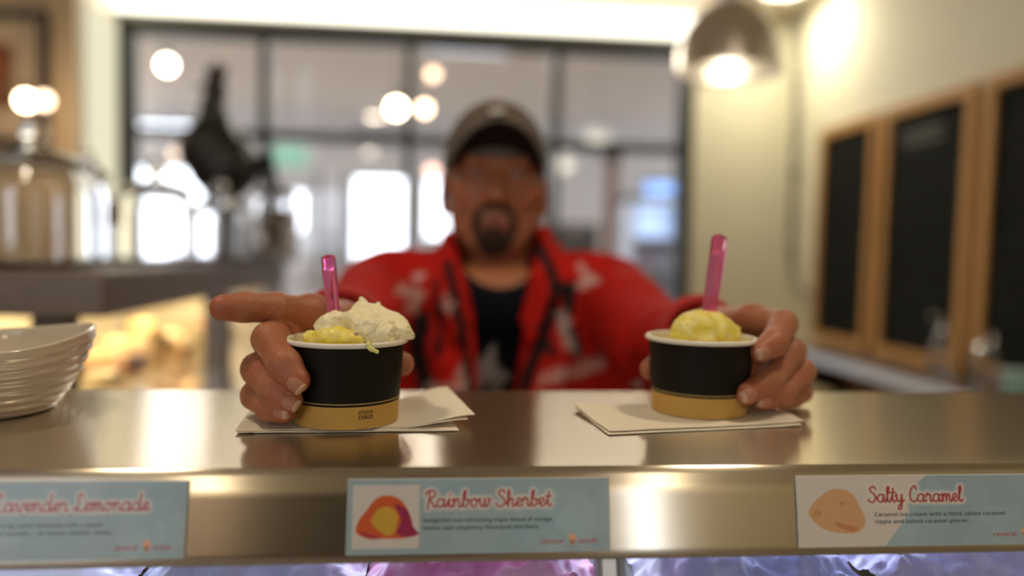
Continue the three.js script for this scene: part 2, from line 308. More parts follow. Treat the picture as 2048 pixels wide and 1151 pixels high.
// green sign, pillar, stalls and fridge
{
  const p = onZ(575, 312, -9), t = thing('green_sign', 'small glowing green sign hanging in the hall behind the rooster', 'sign', [p.x, p.y, p.z]);
  part(t, 'housing', rbox(-0.26, 0.26, -0.14, 0.14, -0.05, 0, 0.01), M.white);
  part(t, 'sign_face', box(-0.24, 0.24, -0.12, 0.12, 0.0005, 0.004), glow(0.22, 0.42, 0.31));
  for (const s of [-0.18, 0.18]) part(t, 'hanger', cyl(0.008, 0.008, HY - p.y - 0.14, 8), M.alu, [s, (HY - p.y + 0.14) / 2, -0.02]);
  const l = new THREE.PointLight(lin(0.3, 1, 0.6), 0.15); l.name = 'sign_light'; l.position.z = 0.05; t.add(l);
}
{
  const a = onZ(1222, 400, -8), t = thing('wooden_pillar', 'slim brown wooden pillar standing in the hall', 'pillar', [a.x, 0, -8]);
  part(t, 'shaft', rbox(-0.06, 0.06, 0.1, 2.35, -0.06, 0.06, 0.012), std(lin(0.22, 0.10, 0.06), 0.6));
  part(t, 'foot', rbox(-0.1, 0.1, 0, 0.1, -0.1, 0.1, 0.012), M.darkwood);
  part(t, 'head', rbox(-0.09, 0.09, 2.35, 2.45, -0.09, 0.09, 0.012), M.darkwood);
}
function stall(px0, px1, y1, z, mat, label) {
  const a = onZ(px0, 450, z).x, b = onZ(px1, 450, z).x, w = b - a, t = thing('market_stall', label, 'stall', [(a + b) / 2, 0, z]);
  part(t, 'counter', rbox(-w / 2, w / 2, 0, 0.95, -0.35, 0.35, 0.01), mat);
  part(t, 'worktop', rbox(-w / 2 - 0.03, w / 2 + 0.03, 0.95, 1.0, -0.38, 0.38, 0.01), M.darkwood);
  for (const s of [-1, 1]) part(t, 'post', box(s * (w / 2 - 0.05) - 0.025, s * (w / 2 - 0.05) + 0.025, 1.0, y1, -0.33, -0.28), M.frame);
  part(t, 'back_panel', box(-w / 2, w / 2, 1.15, y1, -0.35, -0.33), mat);
  part(t, 'shelf', box(-w / 2 + 0.03, w / 2 - 0.03, 1.5, 1.53, -0.33, -0.05), M.darkwood);
}
stall(1112, 1210, 1.72, -8.6, std(lin(0.14, 0.13, 0.14), 0.7), 'dark grey market stall in the hall beside the wooden pillar');
stall(620, 690, 2.3, -9.4, std(lin(0.50, 0.50, 0.52), 0.7), 'pale grey market stall in the hall between two bright windows');
stall(900, 1100, 2.0, -11, std(lin(0.34, 0.33, 0.34), 0.7), 'grey market stall in the hall behind the head of the man');
stall(430, 560, 2.0, -10.5, std(lin(0.30, 0.31, 0.33), 0.7), 'grey market stall in the hall behind the black rooster');
{
  const a = onZ(1262, 450, -7.2).x, b = onZ(1376, 450, -7.2).x, w = b - a, t = thing('drinks_fridge', 'tall glass-fronted drinks fridge glowing pale blue in the hall', 'fridge', [(a + b) / 2, 0, -7.2]);
  part(t, 'cabinet', [box(-w / 2, -w / 2 + 0.05, 0, 1.95, -0.5, 0.0), box(w / 2 - 0.05, w / 2, 0, 1.95, -0.5, 0), box(-w / 2, w / 2, 1.88, 1.95, -0.5, 0), box(-w / 2, w / 2, 0, 0.2, -0.5, 0), box(-w / 2, w / 2, 0.2, 1.88, -0.5, -0.47)], std(lin(0.5, 0.55, 0.66), 0.5));
  for (let i = 0; i < 4; i++) part(t, 'shelf', box(-w / 2 + 0.05, w / 2 - 0.05, 0.5 + i * 0.34, 0.515 + i * 0.34, -0.46, -0.06), M.white);
  const d = part(t, 'door', [box(-w / 2, -w / 2 + 0.03, 0.2, 1.88, 0.002, 0.03), box(w / 2 - 0.03, w / 2, 0.2, 1.88, 0.002, 0.03), box(-w / 2, w / 2, 1.85, 1.88, 0.002, 0.03), box(-w / 2, w / 2, 0.2, 0.23, 0.002, 0.03)], M.alu);
  part(d, 'pane', box(-w / 2 + 0.03, w / 2 - 0.03, 0.23, 1.85, 0.014, 0.016), M.pane);
  part(t, 'light_tube', cyl(0.012, 0.012, w - 0.14, 10).rotateZ(Math.PI / 2), glow(1.4, 1.7, 2.2), [0, 1.85, -0.05]);
  rectLight(t, 'fridge_light', [0.66, 0.8, 1], 26, w - 0.14, 0.1, [0, 1.83, -0.06], [(a + b) / 2, 0.6, -7.5]);
  const cols = [[0.5, 0.55, 0.75], [0.75, 0.75, 0.8], [0.25, 0.3, 0.55], [0.6, 0.35, 0.35]].map((c) => std(lin(...c), 0.3));
  const names = ['pale blue', 'white', 'dark blue', 'dull red'];
  for (let i = 0; i < 3; i++) for (let k = 0; k < 4; k++) {
    const m = (i + k) % 4;
    single('drink_bottle', lathe([[0, 0], [0.036, 0], [0.038, 0.01], [0.038, 0.15], [0.014, 0.2], [0.014, 0.24], [0, 0.24]], 16), cols[m], `${names[m]} drink bottle standing inside the blue-lit hall fridge`, 'bottle', 'bottles in the hall fridge', [(a + b) / 2 - w / 2 + 0.12 + k * (w - 0.24) / 3, 0.516 + i * 0.34, -7.2 - 0.2]);
  }
}

// ------------------------------------------------------------------ picture, pendant lamp, conduit, blackboards, ledge
{
  const z = -3.998, c = onZ(100, 24, z), d = onZ(98, 296, z), x1 = c.x, x0 = x1 - 0.78, y1 = c.y, y0 = d.y;
  const t = thing('framed_picture', 'framed brown and orange abstract picture on the beige wall', 'picture', [(x0 + x1) / 2, (y0 + y1) / 2, z]);
  const w = x1 - x0, h = y1 - y0, f = 0.05;
  part(t, 'frame', [box(-w / 2, w / 2, h / 2 - f, h / 2, 0.001, 0.03), box(-w / 2, w / 2, -h / 2, -h / 2 + f, 0.001, 0.03), box(-w / 2, -w / 2 + f, -h / 2 + f, h / 2 - f, 0.001, 0.03), box(w / 2 - f, w / 2, -h / 2 + f, h / 2 - f, 0.001, 0.03)], std(lin(0.045, 0.035, 0.03), 0.5));
  part(t, 'mat_board', box(-w / 2 + f, w / 2 - f, -h / 2 + f, h / 2 - f, 0.002, 0.01), std(lin(0.60, 0.48, 0.33), 0.9));
  const art = canvasTex(256, 256, (g) => {
    g.fillStyle = '#7a4a2a'; g.fillRect(0, 0, 256, 256);
    for (let i = 0; i < 160; i++) { g.fillStyle = ['#8a3b14', '#a5551d', '#5d3520', '#8c6a44', '#6b4a30', '#b56a2a'][i % 6] + 'aa'; g.beginPath(); g.ellipse(rr(0, 256), rr(0, 256), rr(10, 40), rr(8, 30), rr(0, 3), 0, 7); g.fill(); }
  });
  part(t, 'art_print', new THREE.PlaneGeometry(w - 0.34, h - 0.36), std(0xffffff, 0.8, { map: art }), [0, 0.01, 0.0115]);
  part(t, 'glazing', box(-w / 2 + f, w / 2 - f, -h / 2 + f, h / 2 - f, 0.018, 0.02), M.pane);
}
{
  const p = onZ(1455, 140, -2.45), r = 0.172, t = thing('dome_pendant_lamp', 'polished metal dome pendant lamp with a bright bulb beside the blackboards', 'lamp', [p.x, p.y, p.z]);
  part(t, 'shade', lathe([[0.028, 0.245], [0.034, 0.226], [0.07, 0.207], [0.112, 0.172], [0.145, 0.122], [0.165, 0.062], [r, 0.0], [r + 0.006, -0.012], [r - 0.003, -0.012], [r - 0.005, 0.0], [0.159, 0.06], [0.139, 0.118], [0.107, 0.166], [0.066, 0.2], [0.024, 0.22], [0.022, 0.245]], 64), std(lin(0.92, 0.88, 0.82), 0.22, { metalness: 1 }));
  part(t, 'socket', cyl(0.022, 0.02, 0.15, 24), M.chrome, [0, 0.15, 0]);
  part(t, 'neck', lathe([[0.012, 0.36], [0.02, 0.35], [0.03, 0.28], [0.034, 0.245], [0, 0.245]], 32), M.chrome);
  part(t, 'cord', cyl(0.004, 0.004, YC - p.y - 0.36, 8), M.black, [0, (YC - p.y + 0.36) / 2, 0]);
  part(t, 'bulb', lathe([[0, -0.036], [0.018, -0.032], [0.029, -0.016], [0.031, 0.002], [0.026, 0.026], [0.017, 0.055], [0.016, 0.075], [0, 0.075]], 32), glow(4.5, 4.05, 3.0));
  const l = new THREE.PointLight(lin(1, 0.9, 0.66), 0.16); l.name = 'bulb_light'; l.shadow.radius = 1.6; t.add(l);
}
{
  const t = thing('wall_conduit', 'grey cable conduit running down the corner and bending towards the blackboards', 'conduit');
  const pts = [V(XR - 0.02, YC, -4.36), V(XR - 0.02, 2.5, -4.36), V(XR - 0.02, 1.7, -4.36), V(XR - 0.02, 1.35, -4.35), V(XR - 0.02, 1.22, -4.29), V(XR - 0.02, 1.16, -4.19), V(XR - 0.02, 1.14, -4.05)];
  part(t, 'pipe', tube(pts, 0.022, 60, 12), std(lin(0.24, 0.23, 0.18), 0.5));
  for (const y of [2.45, 1.9, 1.45]) part(t, 'clip', rbox(XR - 0.045, XR, y - 0.012, y + 0.012, -4.4, -4.32, 0.004), M.alu);
}
function blackboard(z0, z1, label, marks) {                 // leans on the ledge against the right wall
  const h = 1.15, w = z0 - z1, t = thing('blackboard', label, 'blackboard', [XR - 0.045, 0.905, (z0 + z1) / 2], -Math.PI / 2, 'blackboards leaning along the wall');
  t.rotation.order = 'YXZ'; t.rotation.x = -0.012;
  const f = 0.05;
  part(t, 'frame_rail', rbox(-w / 2, w / 2, h - f, h, 0, 0.03, 0.004), M.wood); part(t, 'frame_rail', rbox(-w / 2, w / 2, 0, f, 0, 0.03, 0.004), M.wood);
  part(t, 'frame_stile', rbox(-w / 2, -w / 2 + f, f, h - f, 0, 0.03, 0.004), M.wood); part(t, 'frame_stile', rbox(w / 2 - f, w / 2, f, h - f, 0, 0.03, 0.004), M.wood);
  const map = canvasTex(256, 640, (g) => {
    g.fillStyle = '#141512'; g.fillRect(0, 0, 256, 640);
    for (let i = 0; i < 300; i++) { g.fillStyle = `rgba(120,120,110,${rr(0.01, 0.04)})`; g.beginPath(); g.ellipse(rr(0, 256), rr(0, 640), rr(8, 50), rr(4, 14), rr(-0.4, 0.4), 0, 7); g.fill(); }
    if (marks) { g.strokeStyle = 'rgba(190,190,180,0.5)'; g.lineWidth = 5; for (let k = 0; k < 2; k++) { g.beginPath(); for (let i = 0; i < 40; i++) g.lineTo(46 + i * 3.4, 52 + k * 26 + (i % 2 ? -8 : 8) * (0.6 + 0.4 * Math.sin(i))); g.stroke(); } }
  });
  part(t, 'slate', box(-w / 2 + f, w / 2 - f, f, h - f, 0.004, 0.014), matte(0xffffff, 0.8, { map }));
}
blackboard(-3.44, -3.99, 'narrow wood-framed blackboard beside the cable conduit, empty', false);
blackboard(-2.775, -3.385, 'wood-framed blackboard with faint chalk writing near its top', true);
blackboard(-2.10, -2.72, 'wood-framed blackboard furthest from the conduit, behind the pump bottle', false);
{
  const t = thing('wall_ledge', 'narrow grey steel ledge under the leaning blackboards', 'ledge');
  part(t, 'board', rbox(XR - 0.34, XR - 0.002, 0.862, 0.9, -3.85, -0.9, 0.006), std(lin(0.20, 0.21, 0.24), 0.22, { metalness: 0.7 }));
  part(t, 'edge_strip', rbox(XR - 0.352, XR - 0.34, 0.855, 0.905, -3.85, -0.9, 0.003), M.alu);
  for (const z of [-3.7, -2.6, -1.4]) part(t, 'bracket', rbox(XR - 0.3, XR - 0.004, 0.62, 0.862, z - 0.02, z + 0.02, 0.006), M.darkwood);
  part(t, 'wood_panel', rbox(XR - 0.03, XR - 0.002, 0.35, 0.86, -3.85, -0.9, 0.004), std(lin(0.20, 0.10, 0.05), 0.6));
}
{
  const p = onZ(1936, 690, -2.62), t = thing('pump_bottle', 'clear pump bottle with a metal head on the steel ledge', 'bottle', [XR - 0.2, 0.9, -2.7]);
  part(t, 'bottle', lathe([[0, 0], [0.036, 0], [0.04, 0.006], [0.04, 0.12], [0.03, 0.15], [0.016, 0.165], [0.016, 0.18], [0.012, 0.18], [0.012, 0.163], [0.027, 0.147], [0.037, 0.118], [0.037, 0.008], [0, 0.005]], 40), M.glass);
  part(t, 'pump_head', [cyl(0.018, 0.018, 0.025, 24).translate(0, 0.19, 0), cyl(0.005, 0.005, 0.04, 12).translate(0, 0.22, 0), rbox(-0.05, 0.012, 0.235, 0.25, -0.009, 0.009, 0.004)], M.chrome);
  const k = thing('glass_canister', 'round glass canister with a ball lid on the steel ledge', 'jar', [XR - 0.17, 0.9, -2.5]);
  part(k, 'jar', lathe([[0, 0], [0.045, 0], [0.05, 0.006], [0.05, 0.12], [0.042, 0.135], [0.039, 0.135], [0.046, 0.118], [0.046, 0.008], [0, 0.006]], 40), M.glass);
  const l = part(k, 'lid', lathe([[0, 0.137], [0.045, 0.137], [0.045, 0.147], [0.02, 0.16], [0, 0.163]], 40), M.chrome);
  part(l, 'knob', new THREE.SphereGeometry(0.022, 24, 16), M.glass, [0, 0.184, 0]);
  const s = thing('steel_sink_tub', 'mint green plastic tub at the end of the steel ledge', 'tub', [XR - 0.17, 0.9, -2.33]);
  part(s, 'tub_wall', lathe([[0, 0], [0.05, 0], [0.06, 0.07], [0.064, 0.072], [0.062, 0.076], [0.056, 0.07], [0.047, 0.005], [0, 0.005]], 40), std(lin(0.35, 0.55, 0.48), 0.4));
  part(s, 'tub_lid', lathe([[0, 0.078], [0.066, 0.078], [0.067, 0.086], [0, 0.09]], 40), std(lin(0.5, 0.66, 0.6), 0.4));
}
{
  const a = onZ(1690, 700, -3.3), t = thing('folding_stool', 'pale wooden folding stool standing in front of the steel ledge', 'stool', [XR - 0.62, 0, -3.2], 0.15);
  const m = std(lin(0.46, 0.36, 0.2), 0.6);
  part(t, 'seat', rbox(-0.18, 0.18, 0.74, 0.78, -0.16, 0.16, 0.012), m);
  for (const s of [-1, 1]) for (const q of [-1, 1]) part(t, 'leg', tube([[s * 0.14, 0.74, q * 0.12], [s * 0.19, 0.0, q * 0.16]], 0.017, 4, 10), m);
  for (const q of [-0.14, 0.14]) part(t, 'stretcher', tube([[-0.17, 0.35, q], [0.17, 0.35, q]], 0.012, 4, 8), m);
}

// ------------------------------------------------------------------ the pastry case with jars and the rooster on its slab
const SX = -0.555, SZ = -1.3, SE = -2.75, SY = 1.304;        // its open side, its front, its far end, the top of the slab
{
  const t = thing('pastry_case', 'warmly lit glass pastry case under a thick dark slab', 'display case', [SX, 0, SZ]);
  const w = 1.75, d = SZ - SE;
  const slabM = std(0xffffff, 0.42, { map: woodTex([0.36, 0.30, 0.255], [0.45, 0.375, 0.32], [3, 1]) });
  part(t, 'slab', rbox(-w, 0, SY - 0.076, SY, -d, 0, 0.006), slabM);
  const y0 = 0.86, y1 = SY - 0.077, i = 0.035;
  const postM = std(lin(0.085, 0.065, 0.055), 0.5);
  for (const [x, z] of [[-i - 0.06, -i], [-i, -d * 0.52], [-i, -d + i], [-w + i, -i], [-w + i, -d + i]]) part(t, 'post', rbox(x - 0.028, x + 0.028, y0, y1, z - 0.028, z + 0.028, 0.004), postM);
  part(t, 'cabinet', rbox(-w + 0.01, -0.01, 0.1, y0 - 0.005, -d + 0.01, -0.01, 0.006), postM);
  part(t, 'plinth', box(-w + 0.05, -0.05, 0, 0.1, -d + 0.05, -0.05), M.black);
  part(t, 'deck', rbox(-w + 0.012, -0.012, y0 - 0.005, y0 + 0.012, -d + 0.012, -0.012, 0.003), M.white);
  part(t, 'shelf', box(-w + 0.1, -0.08, 1.04, 1.048, -d + 0.08, -0.1), M.pane);
  part(t, 'side_glass', box(-0.014, -0.01, y0 + 0.012, y1, -d + 0.06, -0.06), M.pane);
  part(t, 'front_glass', box(-w + 0.06, -0.13, y0 + 0.012, y1, -0.014, -0.01), M.pane);
  part(t, 'rear_panel', box(-w + 0.05, -w + 0.06, y0 + 0.012, y1, -d + 0.06, -0.06), std(lin(0.72, 0.62, 0.42), 0.8));
  part(t, 'back_panel', box(-w + 0.06, -0.06, y0 + 0.012, y1, -d + 0.012, -d + 0.02), std(lin(0.72, 0.62, 0.42), 0.8));
  for (const x of [-0.3, -1.0]) {
    part(t, 'light_strip', rbox(x - 0.02, x + 0.02, y1 - 0.014, y1 - 0.002, -d + 0.1, -0.1, 0.003), glow(3.2, 2.5, 1.35));
    rectLight(t, 'strip_light', [1, 0.82, 0.50], 40, 0.035, d - 0.2, [x, y1 - 0.017, -d / 2], [SX + x, 0, SZ - d / 2]);
  }
  // pastries on the glass shelf and the deck
  const crust = [[0.62, 0.34, 0.10], [0.70, 0.48, 0.20], [0.45, 0.22, 0.08], [0.80, 0.66, 0.38]].map((c) => std(lin(...c), 0.55));
  const words = ['golden brown', 'pale golden', 'dark brown', 'cream-coloured'];
  const muffin = lathe([[0, 0], [0.028, 0], [0.036, 0.04], [0.045, 0.046], [0.046, 0.056], [0.036, 0.075], [0.016, 0.086], [0, 0.088]], 28);
  const ring = new THREE.TorusGeometry(0.034, 0.017, 14, 28).rotateX(Math.PI / 2).translate(0, 0.017, 0);
  const loaf = rbox(-0.045, 0.045, 0, 0.05, -0.03, 0.03, 0.016);
  const kinds = [['muffin', muffin], ['ring_doughnut', ring], ['small_loaf', loaf]];
  for (let r = 0; r < 2; r++) for (let k = 0; k < 8; k++) {
    const [n, g] = kinds[(k + r) % 3], c = (k * 3 + r) % 4, z = SZ - 0.18 - k * 0.155, x = SX - 0.16 - r * 0.14;
    single(n, g, crust[c], `${words[c]} ${n.replace('_', ' ')} on the glass shelf of the pastry case`, n.split('_').pop(), 'pastries on the glass shelf', [x, 1.0485, z], [0, k * 0.7, 0]);
    const [n2, g2] = kinds[(k + r + 1) % 3], c2 = (k + r * 2) % 4;
    single(n2, g2, crust[c2], `${words[c2]} ${n2.replace('_', ' ')} on the white deck of the pastry case`, n2.split('_').pop(), 'pastries on the case deck', [x, 0.873, z], [0, k * 1.1, 0]);
  }
}
function glassJar(px, py, z, r, h, neck, name, label, knob = 0.026) {   // h to the shoulder, the lid above
  const p = onY(px, py, SY), x = onZ(px, py, z).x, t = thing(name, label, 'jar', [x, SY, z]), q = 0.004;
  part(t, 'jar', lathe([[0, 0], [r * 0.9, 0], [r, 0.012], [r, h * 0.82], [r * 0.96, h * 0.9], [neck, h], [neck, h + 0.012], [neck - q, h + 0.012], [neck - q, h], [r * 0.96 - q, h * 0.89], [r - q, h * 0.81], [r - q, 0.016], [r * 0.88, 0.008], [0, 0.008]], 48), M.glass);
  const l = part(t, 'lid', lathe([[0, h + 0.013], [neck + 0.006, h + 0.013], [neck + 0.008, h + 0.022], [neck * 0.8, h + 0.036], [0.018, h + 0.048], [0.011, h + 0.056], [0, h + 0.056]], 48), M.glass);
  part(l, 'knob', new THREE.SphereGeometry(knob, 24, 16), M.glass, [0, h + 0.054 + knob, 0]);
  return t;
}
glassJar(72, 530, -1.5, 0.105, 0.175, 0.085, 'glass_jar', 'largest clear glass jar on the dark slab, beside the framed picture');
glassJar(178, 527, -1.8, 0.047, 0.18, 0.036, 'glass_jar', 'narrow clear glass jar between the two widest jars on the slab', 0.012);
const jc = glassJar(312, 524, -1.95, 0.1, 0.16, 0.08, 'glass_jar', 'wide clear glass jar with a brown paper tag on the slab', 0.025);
part(jc, 'paper_tag', new THREE.CylinderGeometry(0.1015, 0.1015, 0.06, 16, 1, true, -0.95, 0.5), std(lin(0.5, 0.3, 0.13), 0.8, { side: THREE.DoubleSide }), [0, 0.12, 0]);
glassJar(440, 521, -2.15, 0.076, 0.135, 0.06, 'glass_jar', 'clear glass jar standing in front of the black rooster', 0.022);
{
  const x = onZ(552, 520, -2.62).x, t = thing('cookie_jar', 'glass jar filled with brown cookies at the end of the slab', 'jar', [x, SY, -2.62]);
  part(t, 'jar', lathe([[0, 0], [0.07, 0], [0.076, 0.01], [0.076, 0.2], [0.06, 0.222], [0.056, 0.222], [0.072, 0.198], [0.072, 0.012], [0, 0.006]], 40), M.glass);
  part(t, 'lid', lathe([[0, 0.224], [0.064, 0.224], [0.066, 0.235], [0.02, 0.25], [0.014, 0.262], [0, 0.266]], 40), M.darkwood);
  const m = [std(lin(0.36, 0.22, 0.1), 0.8), std(lin(0.46, 0.30, 0.15), 0.8)], g = lathe([[0, 0], [0.028, 0], [0.032, 0.006], [0.026, 0.013], [0, 0.015]], 20);
  for (let k = 0; k < 22; k++) { const a = k * 2.4, rad = 0.034; single('cookie', g, m[k % 2], `${k % 2 ? 'tan' : 'brown'} round cookie inside the cookie jar at the slab end`, 'cookie', 'cookies in the jar', [x + Math.cos(a) * rad, SY + 0.014 + Math.floor(k / 2.2) * 0.0165, -2.62 + Math.sin(a) * rad], [rr(-0.12, 0.12), 0, rr(-0.12, 0.12)]); }
}
// black rooster figure
{
  const z = -2.4, P = (px, py, dz = 0) => onZ(px, py, z + dz), b = onZ(432, 500, z);
  const t = thing('rooster_figure', 'black rooster figure standing among glass jars on the dark slab', 'figurine', [b.x, SY, z]);
  const L = (px, py, dz = 0) => { const q = P(px, py, dz); return V(q.x - b.x, q.y - SY, dz); };
  const body = blend([cap(L(424, 302), L(448, 332), 0.094, 0.102), cap(L(430, 285), L(426, 225), 0.062, 0.036), cap(L(426, 225), L(428, 195), 0.035, 0.027), ball(L(431, 176), 0.033), cap(L(460, 335), L(522, 330), 0.066, 0.015)], 0.03);
  const rough = (f, a) => (x, y, q) => f(x, y, q) - a * noise(x * 42, y * 34, q * 42);
  part(t, 'body', skin(rough(body, 0.006), [-0.2, -0.02, -0.16], [0.26, 0.66, 0.16], 0.006), M.black);
  const hd = L(430, 172), cmb = [cap(V(hd.x - 0.015, hd.y + 0.03, 0), V(hd.x - 0.02, hd.y + 0.058, 0), 0.012, 0.007), cap(V(hd.x + 0.004, hd.y + 0.035, 0), V(hd.x + 0.006, hd.y + 0.07, 0), 0.012, 0.007), cap(V(hd.x + 0.022, hd.y + 0.03, 0), V(hd.x + 0.032, hd.y + 0.058, 0), 0.012, 0.007)];
  part(t, 'comb', skin(blend(cmb, 0.012), [hd.x - 0.08, hd.y - 0.02, -0.04], [hd.x + 0.1, hd.y + 0.12, 0.04], 0.004), std(lin(0.05, 0.016, 0.014), 0.5));
  part(t, 'beak', new THREE.ConeGeometry(0.012, 0.045, 14).rotateZ(Math.PI / 2).translate(hd.x - 0.045, hd.y - 0.004, 0), std(lin(0.06, 0.05, 0.03), 0.4));
  part(t, 'wattle', new THREE.SphereGeometry(0.014, 16, 12).scale(0.8, 1.5, 0.7).translate(hd.x - 0.026, hd.y - 0.042, 0), std(lin(0.05, 0.016, 0.014), 0.5));
  for (const s of [-1, 1]) part(t, 'wing', skin(rough(blend([cap(V(-0.02, hd.y - 0.21, s * 0.075), V(0.09, hd.y - 0.255, s * 0.07), 0.03, 0.012), cap(V(-0.01, hd.y - 0.235, s * 0.078), V(0.07, hd.y - 0.275, s * 0.07), 0.026, 0.01)], 0.02), 0.003), [-0.08, hd.y - 0.33, s * 0.08 - 0.06], [0.14, hd.y - 0.15, s * 0.08 + 0.06], 0.005), M.black);
  for (let k = 0; k < 5; k++) { const a = -0.35 + k * 0.2; part(t, 'tail_feather', tube([[0.1, hd.y - 0.25, (k - 2) * 0.012], [0.15, hd.y - 0.235 + a * 0.05, (k - 2) * 0.018], [0.175, hd.y - 0.25 + a * 0.1, (k - 2) * 0.022]], 0.01, 16, 8), M.black); }
  for (const s of [-1, 1]) part(t, 'leg', tube([[0.03, hd.y - 0.32, s * 0.04], [0.035, 0.12, s * 0.045], [0.025, 0.02, s * 0.045]], 0.012, 16, 10), M.black);
  part(t, 'base', rbox(-0.11, 0.13, 0, 0.022, -0.09, 0.09, 0.006), M.black);
}

// ------------------------------------------------------------------ the steel ice cream counter
const ZK = -0.704, ZN = -0.4455, CX0 = -1.35, CX1 = 1.35;     // back and front edge of the worktop, its ends
{
  const t = thing('ice_cream_counter', 'brushed stainless steel ice cream display counter with glass front', 'counter', [0, 0, 0]);
  const arc = (cz, cy, r, a0, a1, n = 8) => Array.from({ length: n + 1 }, (_, i) => { const a = (a0 + (a1 - a0) * i / n) * D2R; return [cz + r * Math.cos(a), cy + r * Math.sin(a)]; });
  const r = 0.0045, top = [[ZK + 0.002, CY - 0.04], ...arc(ZK + r, CY - r, r, 180, 90), ...Array.from({ length: 9 }, (_, i) => [ZK + 0.03 + i * (ZN - ZK - 0.06) / 8, CY]), ...arc(ZN - r, CY - r, r, 90, 11)];
  const fb = [ZN + 0.0085, CY - 0.0515];
  const prof = [...top, ...Array.from({ length: 6 }, (_, i) => [ZN - 0.0001 + (i + 0.5) / 6 * 0.0085, CY - 0.0055 - (i + 0.5) / 6 * 0.045]), ...arc(fb[0] - 0.003, fb[1], 0.003, 0, -90, 6), [ZN - 0.03, CY - 0.0545], [ZN - 0.03, CY - 0.04]];
  part(t, 'worktop', sweepX(prof, CX0, CX1), M.steel);
  part(t, 'worktop_core', box(CX0 + 0.004, CX1 - 0.004, CY - 0.05, CY - 0.008, ZK + 0.006, ZN - 0.034), M.alu);
  // the sloping glass front, in two panes with a slim bar between, and the body below
  const gx = (px) => onZ(px, 1125, -0.445).x, m0 = gx(1196), m1 = gx(1250), yA = CY - 0.056, yB = CY - 0.5, zA = ZN - 0.008, zB2 = ZN + 0.13;
  const slant = Math.hypot(zB2 - zA, yA - yB), ang = Math.atan2(zB2 - zA, yA - yB);
  const paneGeo = (x0, x1) => new THREE.BoxGeometry(x1 - x0, slant, 0.004).rotateX(-ang).translate((x0 + x1) / 2, (yA + yB) / 2, (zA + zB2) / 2);
  const gp = phy(lin(0.93, 0.95, 1), 0.03, { transmission: 1, thickness: 0, ior: 1.45, side: THREE.DoubleSide });
  part(t, 'front_glass', paneGeo(CX0 + 0.03, m0), gp); part(t, 'front_glass', paneGeo(m1, CX1 - 0.03), gp);
  for (const x of [m0 + 0.0015, m1 - 0.0015]) part(t, 'glass_bar', new THREE.BoxGeometry(0.003, slant, 0.012).rotateX(-ang), M.grey, [x, (yA + yB) / 2, (zA + zB2) / 2]);
  part(t, 'bar_cover', new THREE.BoxGeometry(m1 - m0 - 0.006, slant, 0.006).rotateX(-ang).translate((m0 + m1) / 2, (yA + yB) / 2, (zA + zB2) / 2 - 0.002), M.alu);
  part(t, 'cabinet', rbox(CX0 + 0.01, CX1 - 0.01, 0.1, yB - 0.004, -0.72, zB2 + 0.01, 0.008), M.white);
  part(t, 'plinth', box(CX0 + 0.05, CX1 - 0.05, 0, 0.1, -0.7, zB2 - 0.04), M.black);
  part(t, 'rear_panel', box(CX0 + 0.01, CX1 - 0.01, yB, CY - 0.05, ZK + 0.004, ZK + 0.012), M.white);
  for (const x of [CX0, CX1 - 0.026]) part(t, 'end_panel', box(x, x + 0.026, yB, CY - 0.056, ZK + 0.012, ZN - 0.012), M.alu);
  part(t, 'tub_deck', box(CX0 + 0.03, CX1 - 0.03, CY - 0.26, CY - 0.25, ZK + 0.014, ZN - 0.035), M.white);
  part(t, 'light_strip', rbox(CX0 + 0.1, CX1 - 0.1, CY - 0.062, CY - 0.0515, -0.62, -0.6, 0.003), glow(2.4, 2.7, 3.4));
  rectLight(t, 'case_strip_light', [0.82, 0.9, 1], 34, CX1 - CX0 - 0.2, 0.018, [0, CY - 0.064, -0.61], [0, 0, -0.55]);
}
